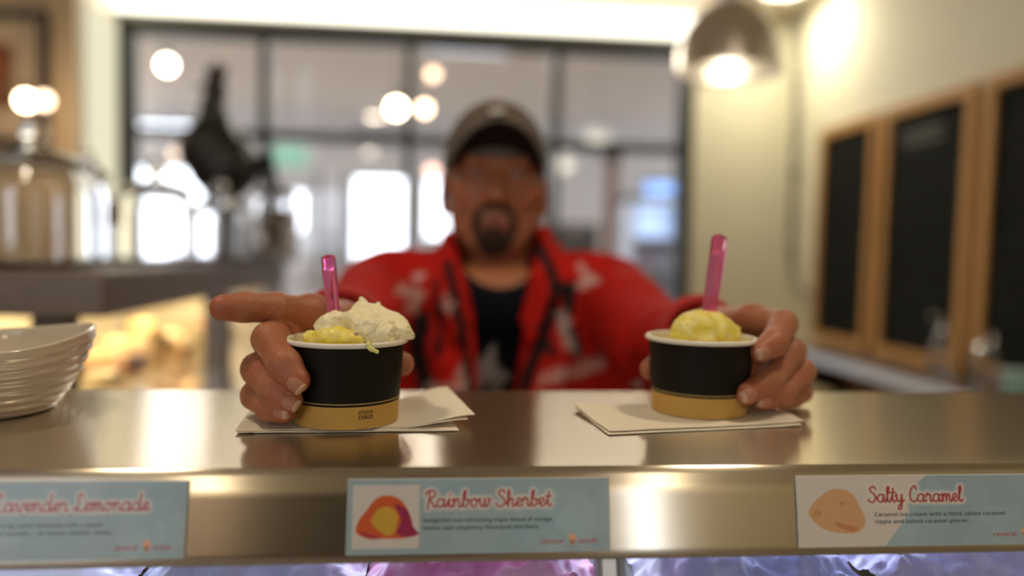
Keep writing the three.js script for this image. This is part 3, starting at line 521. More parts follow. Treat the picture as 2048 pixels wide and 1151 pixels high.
// tubs of ice cream under the glass
{
  const tubs = [[-155, 290, [0.50, 0.46, 0.66], 'lavender ice cream in a steel tub under the glass, below the lavender sign'], [290, 735, [0.66, 0.70, 0.82], 'bluish white ice cream in a steel tub between lavender and pink tubs'], [735, 1186, [0.80, 0.30, 0.52], 'pink ice cream in a steel tub under the glass front'], [1256, 1680, [0.42, 0.46, 0.72], 'blue ice cream in a steel tub across the glass bar from the pink one'], [1690, 2130, [0.56, 0.52, 0.72], 'pale violet ice cream in a steel tub under the caramel sign']];
  for (const [p0, p1, c, label] of tubs) {
    const x0 = onZ(p0, 1130, -0.53).x + 0.001, x1 = onZ(p1, 1130, -0.53).x - 0.001, w = x1 - x0, y0 = CY - 0.2495, h = 0.15, zf = -0.474, zb = -0.685;
    const t = thing('ice_cream_tub', label, 'tub', [(x0 + x1) / 2, y0, (zf + zb) / 2]), d = (zf - zb) / 2;
    part(t, 'pan', [box(-w / 2, w / 2, 0, 0.002, -d, d), box(-w / 2, -w / 2 + 0.0015, 0.002, h, -d, d), box(w / 2 - 0.0015, w / 2, 0.002, h, -d, d), box(-w / 2, w / 2, 0.002, h, -d, -d + 0.0015), box(-w / 2, w / 2, 0.002, h, d - 0.0015, d)], M.alu);
    const g = new THREE.PlaneGeometry(w + 0.001, 2 * d + 0.002, 70, 70).rotateX(-Math.PI / 2), P = g.attributes.position, col = new Float32Array(P.count * 3);
    for (let i = 0; i < P.count; i++) {
      const x = P.getX(i), z = P.getZ(i), e = Math.min(w / 2 - Math.abs(x), d - Math.abs(z)) / 0.03;
      P.setY(i, h + 0.004 + 0.016 * clamp(e) + 0.010 * noise(x * 30 + x0 * 9, z * 26, 1) + 0.005 * noise(x * 90, z * 80, x0) + 0.002 * noise(x * 260, z * 240, 4));
      const k = 0.35 * (noise(x * 34, z * 60, x0 * 5) + noise(x * 95, z * 120, 3)), cc = k > 0 ? mix3(c, [0.9, 0.88, 0.9], Math.min(k * 1.6, 0.6)) : mix3(c, [c[0] * 0.7, c[1] * 0.66, c[2] * 0.8], -k);
      col.set(cc, i * 3);
    }
    g.setAttribute('color', new THREE.BufferAttribute(col, 3)); g.computeVertexNormals();
    part(t, 'ice_cream', g, phy(0xffffff, 0.5, { vertexColors: true }));
  }
}
// ---- flavour signs on the sloping front: a joined-up hand drawn with strokes
const script = {
  a: [1.2, [[0.9, 0.8], [0.5, 1], [0.1, 0.7], [0.1, 0.25], [0.4, 0], [0.75, 0.25], [0.92, 0.95], [0.88, 0.2], [1.05, 0], [1.25, 0.25]]],
  v: [1.2, [[0, 0.7], [0.15, 1], [0.3, 0.8], [0.42, 0.1], [0.58, 0], [0.85, 0.5], [0.95, 1], [1.08, 0.85], [1.25, 0.9]]],
  e: [0.85, [[0, 0.3], [0.5, 0.5], [0.68, 0.8], [0.45, 1], [0.18, 0.8], [0.15, 0.3], [0.45, 0], [0.88, 0.3]]],
  n: [1.15, [[0, 0.8], [0.15, 1], [0.2, 0.5], [0.2, 0], [0.25, 0.5], [0.55, 1], [0.78, 0.8], [0.78, 0.2], [0.98, 0], [1.2, 0.25]]],
  d: [1.22, [[0.9, 0.8], [0.5, 1], [0.1, 0.7], [0.1, 0.25], [0.4, 0], [0.75, 0.25], [0.95, 1.2], [1.0, 2], [0.92, 1], [0.9, 0.2], [1.08, 0], [1.28, 0.25]]],
  r: [0.9, [[0, 0.6], [0.2, 1.1], [0.32, 0.9], [0.6, 0.92], [0.55, 0.3], [0.72, 0], [0.95, 0.25]]],
  o: [1.0, [[0.6, 1], [0.2, 0.8], [0.1, 0.3], [0.4, 0], [0.75, 0.3], [0.75, 0.8], [0.5, 1], [0.7, 0.8], [1.05, 0.85]]],
  m: [1.4, [[0, 0.8], [0.12, 1], [0.17, 0], [0.22, 0.5], [0.45, 1], [0.62, 0.8], [0.62, 0], [0.68, 0.5], [0.92, 1], [1.08, 0.8], [1.08, 0.2], [1.25, 0], [1.45, 0.25]]],
  L: [1.15, [[0.9, 1.7], [0.7, 2.05], [0.4, 1.8], [0.45, 1.2], [0.4, 0.5], [0.2, 0.1], [0, 0.15], [0.1, 0.35], [0.5, 0.1], [0.9, 0], [1.15, 0.2]]],
  R: [1.3, [[0.3, -0.2], [0.45, 1], [0.5, 1.9]], [[0.05, 1.5], [0.3, 1.95], [0.9, 2], [1.15, 1.6], [0.8, 1.1], [0.45, 1], [0.8, 0.5], [1.05, 0], [1.3, 0.2]]],
  S: [1.15, [[1.0, 1.7], [0.7, 2.05], [0.3, 1.8], [0.35, 1.4], [0.8, 1], [0.95, 0.5], [0.6, 0], [0.1, 0.1], [0, 0.4]]],
  C: [1.05, [[1.0, 1.6], [0.8, 2.05], [0.4, 1.8], [0.1, 1], [0.2, 0.3], [0.6, 0], [1.05, 0.3]]],
  i: [0.62, [[0, 0.3], [0.3, 1], [0.25, 0.2], [0.42, 0], [0.65, 0.25]], [[0.38, 1.45], [0.4, 1.5]]],
  b: [0.95, [[0, 0.3], [0.35, 1.3], [0.4, 2], [0.2, 1.6], [0.15, 0.3], [0.4, 0], [0.7, 0.3], [0.65, 0.85], [0.45, 0.9], [0.8, 0.8], [1, 0.85]]],
  w: [1.35, [[0, 0.7], [0.15, 1], [0.2, 0.3], [0.4, 0], [0.65, 0.3], [0.7, 1], [0.75, 0.3], [0.95, 0], [1.18, 0.4], [1.18, 1], [1.28, 0.85], [1.42, 0.9]]],
  h: [1.1, [[0, 0.3], [0.35, 1.4], [0.35, 2], [0.2, 1.7], [0.2, 0], [0.25, 0.5], [0.55, 1], [0.75, 0.8], [0.75, 0.2], [0.92, 0], [1.15, 0.25]]],
  t: [0.68, [[0, 0.3], [0.3, 1], [0.4, 1.75], [0.3, 0.8], [0.3, 0.2], [0.5, 0], [0.72, 0.25]], [[0, 1.2], [0.7, 1.25]]],
  l: [0.6, [[0, 0.3], [0.4, 1.4], [0.4, 2], [0.2, 1.7], [0.2, 0.3], [0.4, 0], [0.65, 0.25]]],
  y: [1.1, [[0, 0.7], [0.15, 1], [0.2, 0.3], [0.45, 0], [0.75, 0.4], [0.85, 1], [0.8, 0], [0.7, -0.8], [0.4, -1], [0.35, -0.6], [0.9, 0], [1.15, 0.25]]],
};
function handWrite(g, text, x, y, s, passes, fit) {
  const total = [...text].reduce((a, c) => a + (c === ' ' ? 0.75 : script[c][0]), 0), sx = fit ? fit / total : s;
  for (const [style, width] of passes) {
    g.strokeStyle = style; g.lineWidth = width; g.lineCap = g.lineJoin = 'round'; let at = x;
    for (const c of text) {
      if (c === ' ') { at += 0.75 * sx; continue; }
      for (const st of script[c].slice(1)) {
        const pts = new THREE.SplineCurve(st.map(([u, v]) => new THREE.Vector2(at + u * sx, y - v * s))).getPoints(st.length * 6);
        g.beginPath(); pts.forEach((p, i) => i ? g.lineTo(p.x, p.y) : g.moveTo(p.x, p.y)); g.stroke();
      }
      at += script[c][0] * sx;
    }
  }
}
function flavourSign(px0, px1, py0, py1, title, tx, tw, lines, scoop, label, whiteLeft) {
  const top = onZ(px0, py0, ZN), right = onZ(px1, py0, ZN), w = right.x - top.x, h = 0.0435, S = 1200 / 520;       // canvas pixels per pixel of the photograph
  const map = canvasTex(1200, 364, (g, cw, ch) => {
    g.fillStyle = '#a3b6bb'; g.fillRect(0, 0, cw, ch);
    for (let i = 0; i < 26; i++) { g.fillStyle = i % 2 ? 'rgba(150,190,206,0.10)' : 'rgba(205,224,222,0.10)'; g.beginPath(); g.ellipse(rr(300, 1200), rr(0, 364), rr(60, 190), rr(40, 110), rr(0, 3), 0, 7); g.fill(); }
    if (whiteLeft) { g.fillStyle = '#e4d8cb'; g.beginPath(); g.moveTo(0, 0); g.lineTo(590, 0); g.quadraticCurveTo(480, 80, 500, 190); g.quadraticCurveTo(430, 300, 380, 364); g.lineTo(0, 364); g.fill(); }
    else { g.fillStyle = '#ded5c9'; g.fillRect(22, 28, 300, 308); }
    scoop(g);
    handWrite(g, title, tx, 138, 40, [['rgba(238,226,212,0.35)', 42], ['rgba(240,228,214,0.6)', 26], ['#b23a3c', 8.5]], tw);
    g.fillStyle = '#26363b'; g.font = 'bold 27px sans-serif'; lines.forEach((l, i) => g.fillText(l, 340, 212 + i * 36, 600));
    g.fillStyle = '#b8455a'; g.font = 'bold 32px sans-serif'; g.fillText('central', 876, 324, 124); g.fillText('smith', 1054, 324, 98);
    g.fillStyle = '#f0b48a'; g.beginPath(); g.arc(1027, 296, 19, 0, 7); g.fill(); g.fillStyle = '#c9824c'; g.beginPath(); g.moveTo(1010, 306); g.lineTo(1044, 306); g.lineTo(1027, 340); g.fill();
  });
  const t = thing('flavour_sign', label, 'sign', [top.x + w / 2, CY - 0.0055, ZN + 0.0008]); t.rotation.x = -Math.atan2(0.0085, 0.045);
  t.rotation.z = 0; 
  part(t, 'card', rbox(-w / 2, w / 2, -h, 0, 0.0002, 0.0011, 0.0004), std(lin(0.7, 0.74, 0.76), 0.3));
  part(t, 'print', new THREE.PlaneGeometry(w - 0.0006, h - 0.0006).translate(0, -h / 2, 0.00122), phy(0xffffff, 0.32, { map }));
}
const blob = (g, cx, cy, pts, fill) => { g.fillStyle = fill; g.beginPath(); const c = new THREE.SplineCurve([...pts, pts[0], pts[1]].map(([x, y]) => new THREE.Vector2(cx + x, cy + y))).getPoints(90); c.forEach((p, i) => i ? g.lineTo(p.x, p.y) : g.moveTo(p.x, p.y)); g.fill(); };
flavourSign(-142, 379, 945, 1103, 'Lavender Lemonade', 312, 716, ['Tangy sweet lemonade with a splash', 'of lavender... an instant summer classic.'], (g) => { blob(g, 172, 190, [[-110, 70], [-80, -40], [0, -100], [80, -40], [112, 72], [0, 96]], '#d9cf9a'); blob(g, 150, 170, [[-60, 20], [-20, -50], [50, -20], [30, 50]], '#b9a2c8'); }, 'pale blue flavour sign reading Lavender Lemonade on the steel front');
flavourSign(697, 1217, 945, 1103, 'Rainbow Sherbet', 348, 580, ['Delightful and refreshing triple blend of orange,', 'lemon and raspberry flavoured sherbets.'], (g) => {
  blob(g, 172, 190, [[-132, 62], [-122, 10], [-88, -40], [-50, -92], [0, -112], [58, -94], [98, -40], [120, 30], [108, 90], [20, 98], [-90, 92]], '#d9602c');
  blob(g, 172, 190, [[40, -70], [96, -38], [118, 30], [140, 64], [150, 78], [100, 92], [50, 70], [70, 10]], '#a02a50');
  blob(g, 172, 190, [[-66, 10], [-40, -40], [10, -56], [52, -20], [46, 50], [20, 84], [-30, 60]], '#d8a83a');
  blob(g, 172, 190, [[-112, 60], [-70, 74], [-20, 96], [-80, 96]], '#c23a48'); }, 'pale blue flavour sign reading Rainbow Sherbet on the steel front');
flavourSign(1589, 2110, 934, 1092, 'Salty Caramel', 318, 430, ['Caramel ice cream with a thick salted caramel', 'ripple and salted caramel pieces.'], (g) => {
  blob(g, 176, 178, [[-128, 20], [-112, -30], [-50, -92], [10, -112], [66, -88], [96, -30], [124, 56], [90, 110], [20, 118], [-70, 92]], '#e0ac76');
  blob(g, 176, 178, [[-10, 60], [40, 74], [90, 92], [60, 112], [0, 84]], '#d28d55'); blob(g, 176, 178, [[-110, 10], [-80, -6], [-70, 20], [-100, 34]], '#d79a60'); blob(g, 176, 178, [[10, -46], [34, -40], [24, -22]], '#cf9058'); }, 'flavour sign reading Salty Caramel on the steel front', true);

// ------------------------------------------------------------------ napkins, cups, ice cream, spoons, bowl
const paper = std(lin(0.84, 0.76, 0.63), 0.9, { side: THREE.DoubleSide, bumpMap: dataTex(128, 128, (u, v) => { const n = 0.5 + 0.5 * loop(u, v, 30, 2); return [n, n, n]; }, [10, 10]), bumpScale: 0.0001 });
function sheet(c, lift, thick = 0.0005, n = 40) {            // four corners (a, b, c, d round the edge), lift(u, v) above the worktop
  const pos = [], uv = [], idx = [], q = V();
  for (const s of [1, 0]) for (let j = 0; j <= n; j++) for (let i = 0; i <= n; i++) {
    const u = i / n, v = j / n;
    q.set(0, 0, 0).addScaledVector(c[0], (1 - u) * (1 - v)).addScaledVector(c[1], u * (1 - v)).addScaledVector(c[2], u * v).addScaledVector(c[3], (1 - u) * v);
    pos.push(q.x, CY + lift(u, v) + s * thick, q.z); uv.push(u, v);
  }
  const k = (n + 1) * (n + 1), at = (i, j, s) => s * k + j * (n + 1) + i;
  for (let j = 0; j < n; j++) for (let i = 0; i < n; i++) {
    idx.push(at(i, j, 0), at(i + 1, j, 0), at(i + 1, j + 1, 0), at(i, j, 0), at(i + 1, j + 1, 0), at(i, j + 1, 0));
    idx.push(at(i, j, 1), at(i + 1, j + 1, 1), at(i + 1, j, 1), at(i, j, 1), at(i, j + 1, 1), at(i + 1, j + 1, 1));
  }
  const edge = (i0, j0, i1, j1) => idx.push(at(i0, j0, 0), at(i0, j0, 1), at(i1, j1, 1), at(i0, j0, 0), at(i1, j1, 1), at(i1, j1, 0));
  for (let i = 0; i < n; i++) { edge(i, 0, i + 1, 0); edge(i + 1, n, i, n); edge(n, i, n, i + 1); edge(0, i + 1, 0, i); }
  const g = new THREE.BufferGeometry(); g.setAttribute('position', new THREE.Float32BufferAttribute(pos, 3)); g.setAttribute('uv', new THREE.Float32BufferAttribute(uv, 2)); g.setIndex(idx);
  return toCreasedNormals(g, 0.9);
}
const flat = (px, py, h = 0) => onY(px, py, CY + h);
{
  // the cup by the bowl: a folded napkin with a lifted corner on top of a flat one
  const low = single('paper_napkin', sheet([flat(508, 867), flat(918, 863), flat(872, 800), flat(540, 806)], (u, v) => 0.0003 + 0.0004 * (1 + noise(u * 4, v * 4, 1)), 0.0007), paper, 'flat folded paper napkin, the lower of two under the heaped cup', 'napkin');
  const lift = (u, v) => { const s = step(0.68, 1.0, u); return 0.0021 + 0.0003 * (1 + noise(u * 5, v * 5, 3)) + 0.0115 * s * (0.65 + 0.35 * v); };
  const t = thing('paper_napkin', 'folded paper napkin with a lifted corner under the heaped cup', 'napkin');
  const A = flat(470, 869), B = flat(950, 826, 0.011), C = flat(894, 774, 0.0136), D = flat(512, 808);
  part(t, 'upper_ply', sheet([A, B, C, D], lift), paper);
  part(t, 'lower_ply', sheet([flat(474, 870), flat(936, 834, 0.0085), flat(886, 778, 0.012), D], (u, v) => lift(u, v) - 0.0007 - 0.0022 * step(0.7, 1, u), 0.0004), paper);
}
{
  const t = thing('paper_napkin', 'folded paper napkin lying under the single-scoop cup', 'napkin');
  const lift = (u, v) => 0.0011 + 0.0003 * (1 + noise(u * 5, v * 5, 7)) + 0.003 * step(0.2, 0, u) * step(0.3, 1, v) + 0.0012 * step(0.85, 1, u);
  const c = [flat(1219, 868), flat(1608, 850), flat(1512, 800), flat(1146, 812, 0.003)];
  part(t, 'upper_ply', sheet(c, (u, v) => lift(u, v) + 0.0008), paper);
  part(t, 'lower_ply', sheet([flat(1217, 871), flat(1604, 853), flat(1510, 802), flat(1149, 815, 0.002)], (u, v) => lift(u, v) * 0.55, 0.0004), paper);
}
const CUP_L = flat(692, 837, 0.003), CUP_R = onZ(1397, 830, -0.600);
const RB = 0.0384, RT = 0.0424, CH = 0.0592;                 // base and top radius, height to the rim roll
const cupMap = canvasTex(2048, 512, (g, w, h) => {
  g.fillStyle = '#1b1811'; g.fillRect(0, 0, w, h);
  const y = (m) => h - m / CH * h;                            // metres above the base
  g.fillStyle = '#c39a52'; g.fillRect(0, y(0.0162), w, h);
  g.fillStyle = '#b59a62'; g.fillRect(0, y(0.0186), w, 7);
  g.fillStyle = '#2a2013'; g.textAlign = 'center';
  g.font = 'bold 30px sans-serif'; g.fillText('ATTENTION', w * 0.5, y(0.0108), 92); g.font = 'bold 38px sans-serif'; g.fillText('CHAUD', w * 0.5, y(0.0070), 92);
});
function paperCup(p, turn, label) {
  const t = thing('paper_cup', label, 'cup', [p.x, CY + 0.0034, p.z], turn);
  const g = new THREE.CylinderGeometry(RT, RB, CH, 96, 1, true, -Math.PI, 2 * Math.PI).translate(0, CH / 2, 0);
  part(t, 'wall', g, matte(0xffffff, 0.5, { map: cupMap }));
  part(t, 'inner_wall', lathe([[0, 0.004], [RB - 0.0016, 0.004], [RT - 0.0012, CH]], 96), std(lin(0.74, 0.69, 0.58), 0.6, { side: THREE.DoubleSide }));
  part(t, 'rim', new THREE.TorusGeometry(RT + 0.0011, 0.0020, 16, 128).rotateX(Math.PI / 2).scale(1, 0.95, 1), std(lin(0.80, 0.75, 0.65), 0.5), [0, CH + 0.0004, 0]);
  part(t, 'foot_ring', lathe([[RB - 0.0018, 0.004], [RB - 0.0016, 0], [RB - 0.0001, 0]], 96), std(lin(0.55, 0.36, 0.13), 0.6));
}
paperCup(CUP_L, 0.48, 'black and tan paper cup heaped with white and yellow ice cream');
paperCup(CUP_R, 0.82, 'black and tan paper cup holding one yellow scoop');
const RIM = CY + 0.0034 + CH;
// ice cream
{
  const z0 = CUP_L.z, Q = (px, py, dz) => onZ(px, py, z0 + dz);
  const grain = (f, a, b) => (x, y, z) => f(x, y, z) - a * (noise(x * 240, y * 240, z * 240) + 0.6 * noise(x * 520, y * 520, z * 520)) - b * noise(x * 90, y * 110, z * 90);
  const inCup = (f, c) => (x, y, z) => { const d = f(x, y, z), r = Math.hypot(x - c.x, z - c.z) - (RT - 0.0022 + (y - RIM) * 0.075); return y < RIM + 0.0014 ? smax(d, r, 0.001) : d; };
  const whiteF = blend([cap(Q(672, 664, -0.004), Q(782, 672, 0.0), 0.016, 0.017), cap(Q(684, 642, -0.004), Q(735, 645, -0.004), 0.0055, 0.013), cap(Q(722, 622, -0.008), Q(742, 640, -0.006), 0.0070, 0.013), cap(Q(724, 600, -0.009), Q(727, 622, -0.008), 0.0022, 0.006), cap(Q(756, 610, -0.008), Q(754, 636, -0.006), 0.0022, 0.009), cap(Q(780, 645, -0.004), Q(800, 666, 0.0), 0.0085, 0.0085), cap(Q(803, 662, 0), Q(813, 676, 0.002), 0.0042, 0.002),
    cap(Q(700, 636, 0.010), Q(770, 664, 0.016), 0.0055, 0.0075), cap(Q(726, 660, 0.018), Q(770, 680, 0.016), 0.009, 0.008)], 0.0042);
  const white = inCup(grain(whiteF, 0.0010, 0.0030), CUP_L);
  const lo = [CUP_L.x - 0.05, RIM - 0.016, z0 - 0.045], hi = [CUP_L.x + 0.056, RIM + 0.05, z0 + 0.045];
  const wc = [0.93, 0.83, 0.53], yc = [0.88, 0.68, 0.06];
  const creamM = phy(0xffffff, 0.42, { vertexColors: true });
  const t = thing('white_ice_cream', 'jagged heap of creamy white ice cream in the black cup', 'ice cream');
  part(t, 'heap', skin(white, lo, hi, 0.0011, (x, y, z) => mix3(wc, yc, clamp(0.9 * noise(x * 60, y * 70, z * 60) - 0.22) * 0.8)), creamM);
  const yellowF = blend([cap(Q(628, 680, 0.006), Q(636, 672, 0.010), 0.008, 0.005), ball(Q(650, 677, 0.016), 0.0085), ball(Q(641, 684, 0.016), 0.007), ball(Q(668, 682, 0.022), 0.0075), ball(Q(681, 676, 0.020), 0.0085), ball(Q(698, 677, 0.023), 0.0075), ball(Q(690, 686, 0.027), 0.006), ball(Q(712, 683, 0.026), 0.006), ell(CUP_L.x, RIM - 0.011, z0, 0.039, 0.0095, 0.039)], 0.0014);
  const y = thing('yellow_ice_cream', 'bright yellow ice cream in front of the white heap', 'ice cream');
  part(y, 'scoop', skin(inCup(grain(yellowF, 0.0006, 0.0024), CUP_L), [lo[0], RIM - 0.024, lo[2]], hi, 0.0012, (x, yy, z) => mix3(yc, [0.90, 0.78, 0.24], clamp(0.5 + noise(x * 150, yy * 150, z * 150)))), creamM);
  const a = Q(738, 690, 0.0440), b = Q(743, 698, 0.0456), c = Q(754, 703, 0.0452);
  part(y, 'drip', skin(blend([cap(Q(736, 685, 0.0415), a, 0.0012, 0.0019), cap(a, b, 0.0017, 0.0012), cap(b, c, 0.0011, 0.0015), cap(Q(738, 697, 0.0458), b, 0.001, 0.0014)], 0.0015), [a.x - 0.008, c.y - 0.006, z0 + 0.032], [c.x + 0.006, a.y + 0.009, z0 + 0.054], 0.0005), std(lin(0.74, 0.74, 0.26), 0.35));
  part(y, 'nut_piece', new THREE.DodecahedronGeometry(0.0016, 0).scale(1.3, 0.9, 1), std(lin(0.52, 0.38, 0.31), 0.7), Q(713, 667, 0.0305).toArray());

  const zr = CUP_R.z, R = (px, py, dz) => onZ(px, py, zr + dz);
  const dome = blend([ball(R(1410, 672, 0.0), 0.0225), ball(R(1390, 672, 0.003), 0.0205), ball(R(1428, 674, 0.002), 0.0195), cap(R(1405, 652, 0.018), R(1412, 682, 0.024), 0.009, 0.008), cap(R(1446, 660, 0.008), R(1470, 672, 0.01), 0.0075, 0.005), cap(R(1470, 664, 0.004), R(1476, 656, 0.004), 0.003, 0.0016), ell(CUP_R.x, RIM - 0.012, zr, 0.039, 0.0085, 0.039)], 0.0045);
  const s = thing('yellow_scoop', 'rounded yellow ice cream scoop in the cup beside the curled fingers', 'ice cream');
  part(s, 'scoop', skin(inCup(grain(dome, 0.0005, 0.0014), CUP_R), [CUP_R.x - 0.05, RIM - 0.024, zr - 0.045], [CUP_R.x + 0.05, RIM + 0.04, zr + 0.045], 0.0011, (x, yy, z) => mix3([0.88, 0.69, 0.07], [0.92, 0.80, 0.27], clamp(0.5 + 1.1 * noise(x * 110, yy * 110, z * 110)))), creamM);
  for (const [px, py, dz] of [[1457, 671, 0.0225]]) part(s, 'nut_piece', new THREE.DodecahedronGeometry(0.0015, 0).scale(1.2, 0.9, 1), std(lin(0.68, 0.56, 0.36), 0.7), R(px, py, dz).toArray());
}
// pink plastic spoons: a ribbed handle, its end rounded, and the bowl pushed into the ice cream
const pinkM = phy(lin(0.98, 0.34, 0.60), 0.1, { transmission: 0.85, thickness: 0.002, ior: 1.49, attenuationColor: lin(0.96, 0.14, 0.42), attenuationDistance: 0.006 });
function spoon(top, dip, facing, w0, w1, label) {
  const t = thing('plastic_spoon', label, 'spoon', dip.toArray());
  const d = top.clone().sub(dip), L = d.length(), up = d.normalize(), side = V(1, 0, 0).applyAxisAngle(V(0, 1, 0), facing); side.addScaledVector(up, -side.dot(up)).normalize();
  t.quaternion.setFromRotationMatrix(new THREE.Matrix4().makeBasis(side, up, side.clone().cross(up)));
  const pos = [], idx = [], N = 60, K = 24;
  for (let i = 0; i <= N; i++) {
    const s = i / N, y = s * L, e = Math.sqrt(clamp(1 - Math.pow(clamp((s - 0.94) / 0.06), 2))), w = (w1 + (w0 - w1) * step(0.1, 0.85, s)) * Math.max(e, 0.04) / 2, bow = 0.0016 * Math.sin(s * 3.1);
    for (let k = 0; k < K; k++) {
      const a = k / K * 2 * Math.PI, cx = Math.cos(a), sz = Math.sin(a), q = Math.sign(cx) * Math.pow(Math.abs(cx), 0.55);
      const groove = sz > 0 && s > 0.03 && s < 0.80 ? 0.0011 * Math.exp(-Math.pow(q / 0.42, 2)) * step(0.8, 0.76, s) : 0;
      pos.push(q * w, y, bow + Math.sign(sz) * Math.pow(Math.abs(sz), 0.6) * 0.0013 * Math.max(e, 0.2) - groove);
    }
  }
  for (let i = 0; i < N; i++) for (let k = 0; k < K; k++) { const a = i * K + k, b = i * K + (k + 1) % K; idx.push(a, a + K, b, b, a + K, b + K); }
  const g = new THREE.BufferGeometry(); g.setAttribute('position', new THREE.Float32BufferAttribute(pos, 3)); g.setIndex(idx); g.computeVertexNormals();
  part(t, 'handle', g, pinkM);
  part(t, 'spoon_bowl', new THREE.SphereGeometry(0.009, 24, 16).scale(0.8, 1.15, 0.16).translate(0, -0.008, 0), pinkM);
}
spoon(onZ(656, 508, CUP_L.z - 0.016), onZ(668, 640, CUP_L.z - 0.010), 0.1, 0.0108, 0.0098, 'pink clear plastic spoon standing in the white ice cream');
spoon(onZ(1440, 468, CUP_R.z - 0.004), onZ(1415, 640, CUP_R.z + 0.006), -0.15, 0.0132, 0.0118, 'pink clear plastic spoon standing in the yellow scoop');

// white ribbed bowl with raised ends
{
  // its long axis lies square to the line of sight; foot and tip measured from the photograph
  const P0 = flat(-26, 843), dir = V(P0.x, 0, P0.z).normalize(), right = V(-dir.z, 0, dir.x), R0 = 0.044, C = V(P0.x, CY, P0.z).addScaledVector(dir, R0);
  const px = (v) => (v.clone().project(camera).x + 1) * W / 2;
  let a = 0.06; while (px(C.clone().addScaledVector(right, a)) < 192) a += 0.0005;
  const level = (p, x, y) => { const d = ray(x, y), t = Math.hypot(p.x, p.z) / Math.hypot(d.x, d.z); return camera.position.y + d.y * t - CY; };
  const b = 0.086, ht = level(C.clone().addScaledVector(right, a), 192, 651), hs = level(C.clone().addScaledVector(dir, -b), -20, 709);
  const n = 96, m = 60, th = 0.0034;
  const pt = (s, q, off) => {                                // s round, q from the foot to the rim
    const c = Math.cos(s), sn = Math.sin(s), R = Math.pow(Math.pow(Math.abs(c) / a, 1.7) + Math.pow(Math.abs(sn) / b, 1.7), -1 / 1.7), h = hs + (ht - hs) * Math.pow(Math.abs(c), 2.0);
    const rib = 0.0006 * Math.sin(q * 50 + 1.2 * Math.sin(s * 2 + 1)) * step(0.02, 0.1, q) * step(1, 0.86, q);
    const r = R0 + (R - R0) * (1 - Math.pow(1 - q, 1.6)) + (off ? -th : rib), o = C.clone().addScaledVector(right, r * c).addScaledVector(dir, -r * sn);
    return [o.x, CY + 0.0006 + h * Math.pow(q, 1.12) + (off ? 0.004 * (1 - q) : 0), o.z];
  };
  const g = (() => {
    const pos = [], idx = [], rows = [];
    rows.push(Array.from({ length: n }, () => [C.x, CY + 0.0006, C.z]));
    for (let j = 0; j <= m; j++) rows.push(Array.from({ length: n }, (_, i) => pt(i / n * 2 * Math.PI, j / m, false)));
    rows.push(Array.from({ length: n }, (_, i) => { const o = pt(i / n * 2 * Math.PI, 1, false), q = pt(i / n * 2 * Math.PI, 1, true); return [(o[0] + q[0]) / 2, o[1] + 0.0012, (o[2] + q[2]) / 2]; }));
    for (let j = m; j >= 0; j -= 3) rows.push(Array.from({ length: n }, (_, i) => pt(i / n * 2 * Math.PI, j / m, true)));
    rows.push(Array.from({ length: n }, () => [C.x, CY + 0.0046, C.z]));
    rows.forEach((r) => r.forEach((p) => pos.push(...p)));
    for (let j = 0; j < rows.length - 1; j++) for (let i = 0; i < n; i++) { const p = j * n + i, q = j * n + (i + 1) % n; idx.push(p, p + n, q, q, p + n, q + n); }
    const geo = new THREE.BufferGeometry(); geo.setAttribute('position', new THREE.Float32BufferAttribute(pos, 3)); geo.setIndex(idx); geo.computeVertexNormals(); return geo;
  })();
  single('ribbed_bowl', g, phy(lin(0.64, 0.56, 0.45), 0.16, { clearcoat: 0.6, clearcoatRoughness: 0.06 }), 'glossy white ribbed bowl with raised ends on the steel worktop', 'bowl');
}

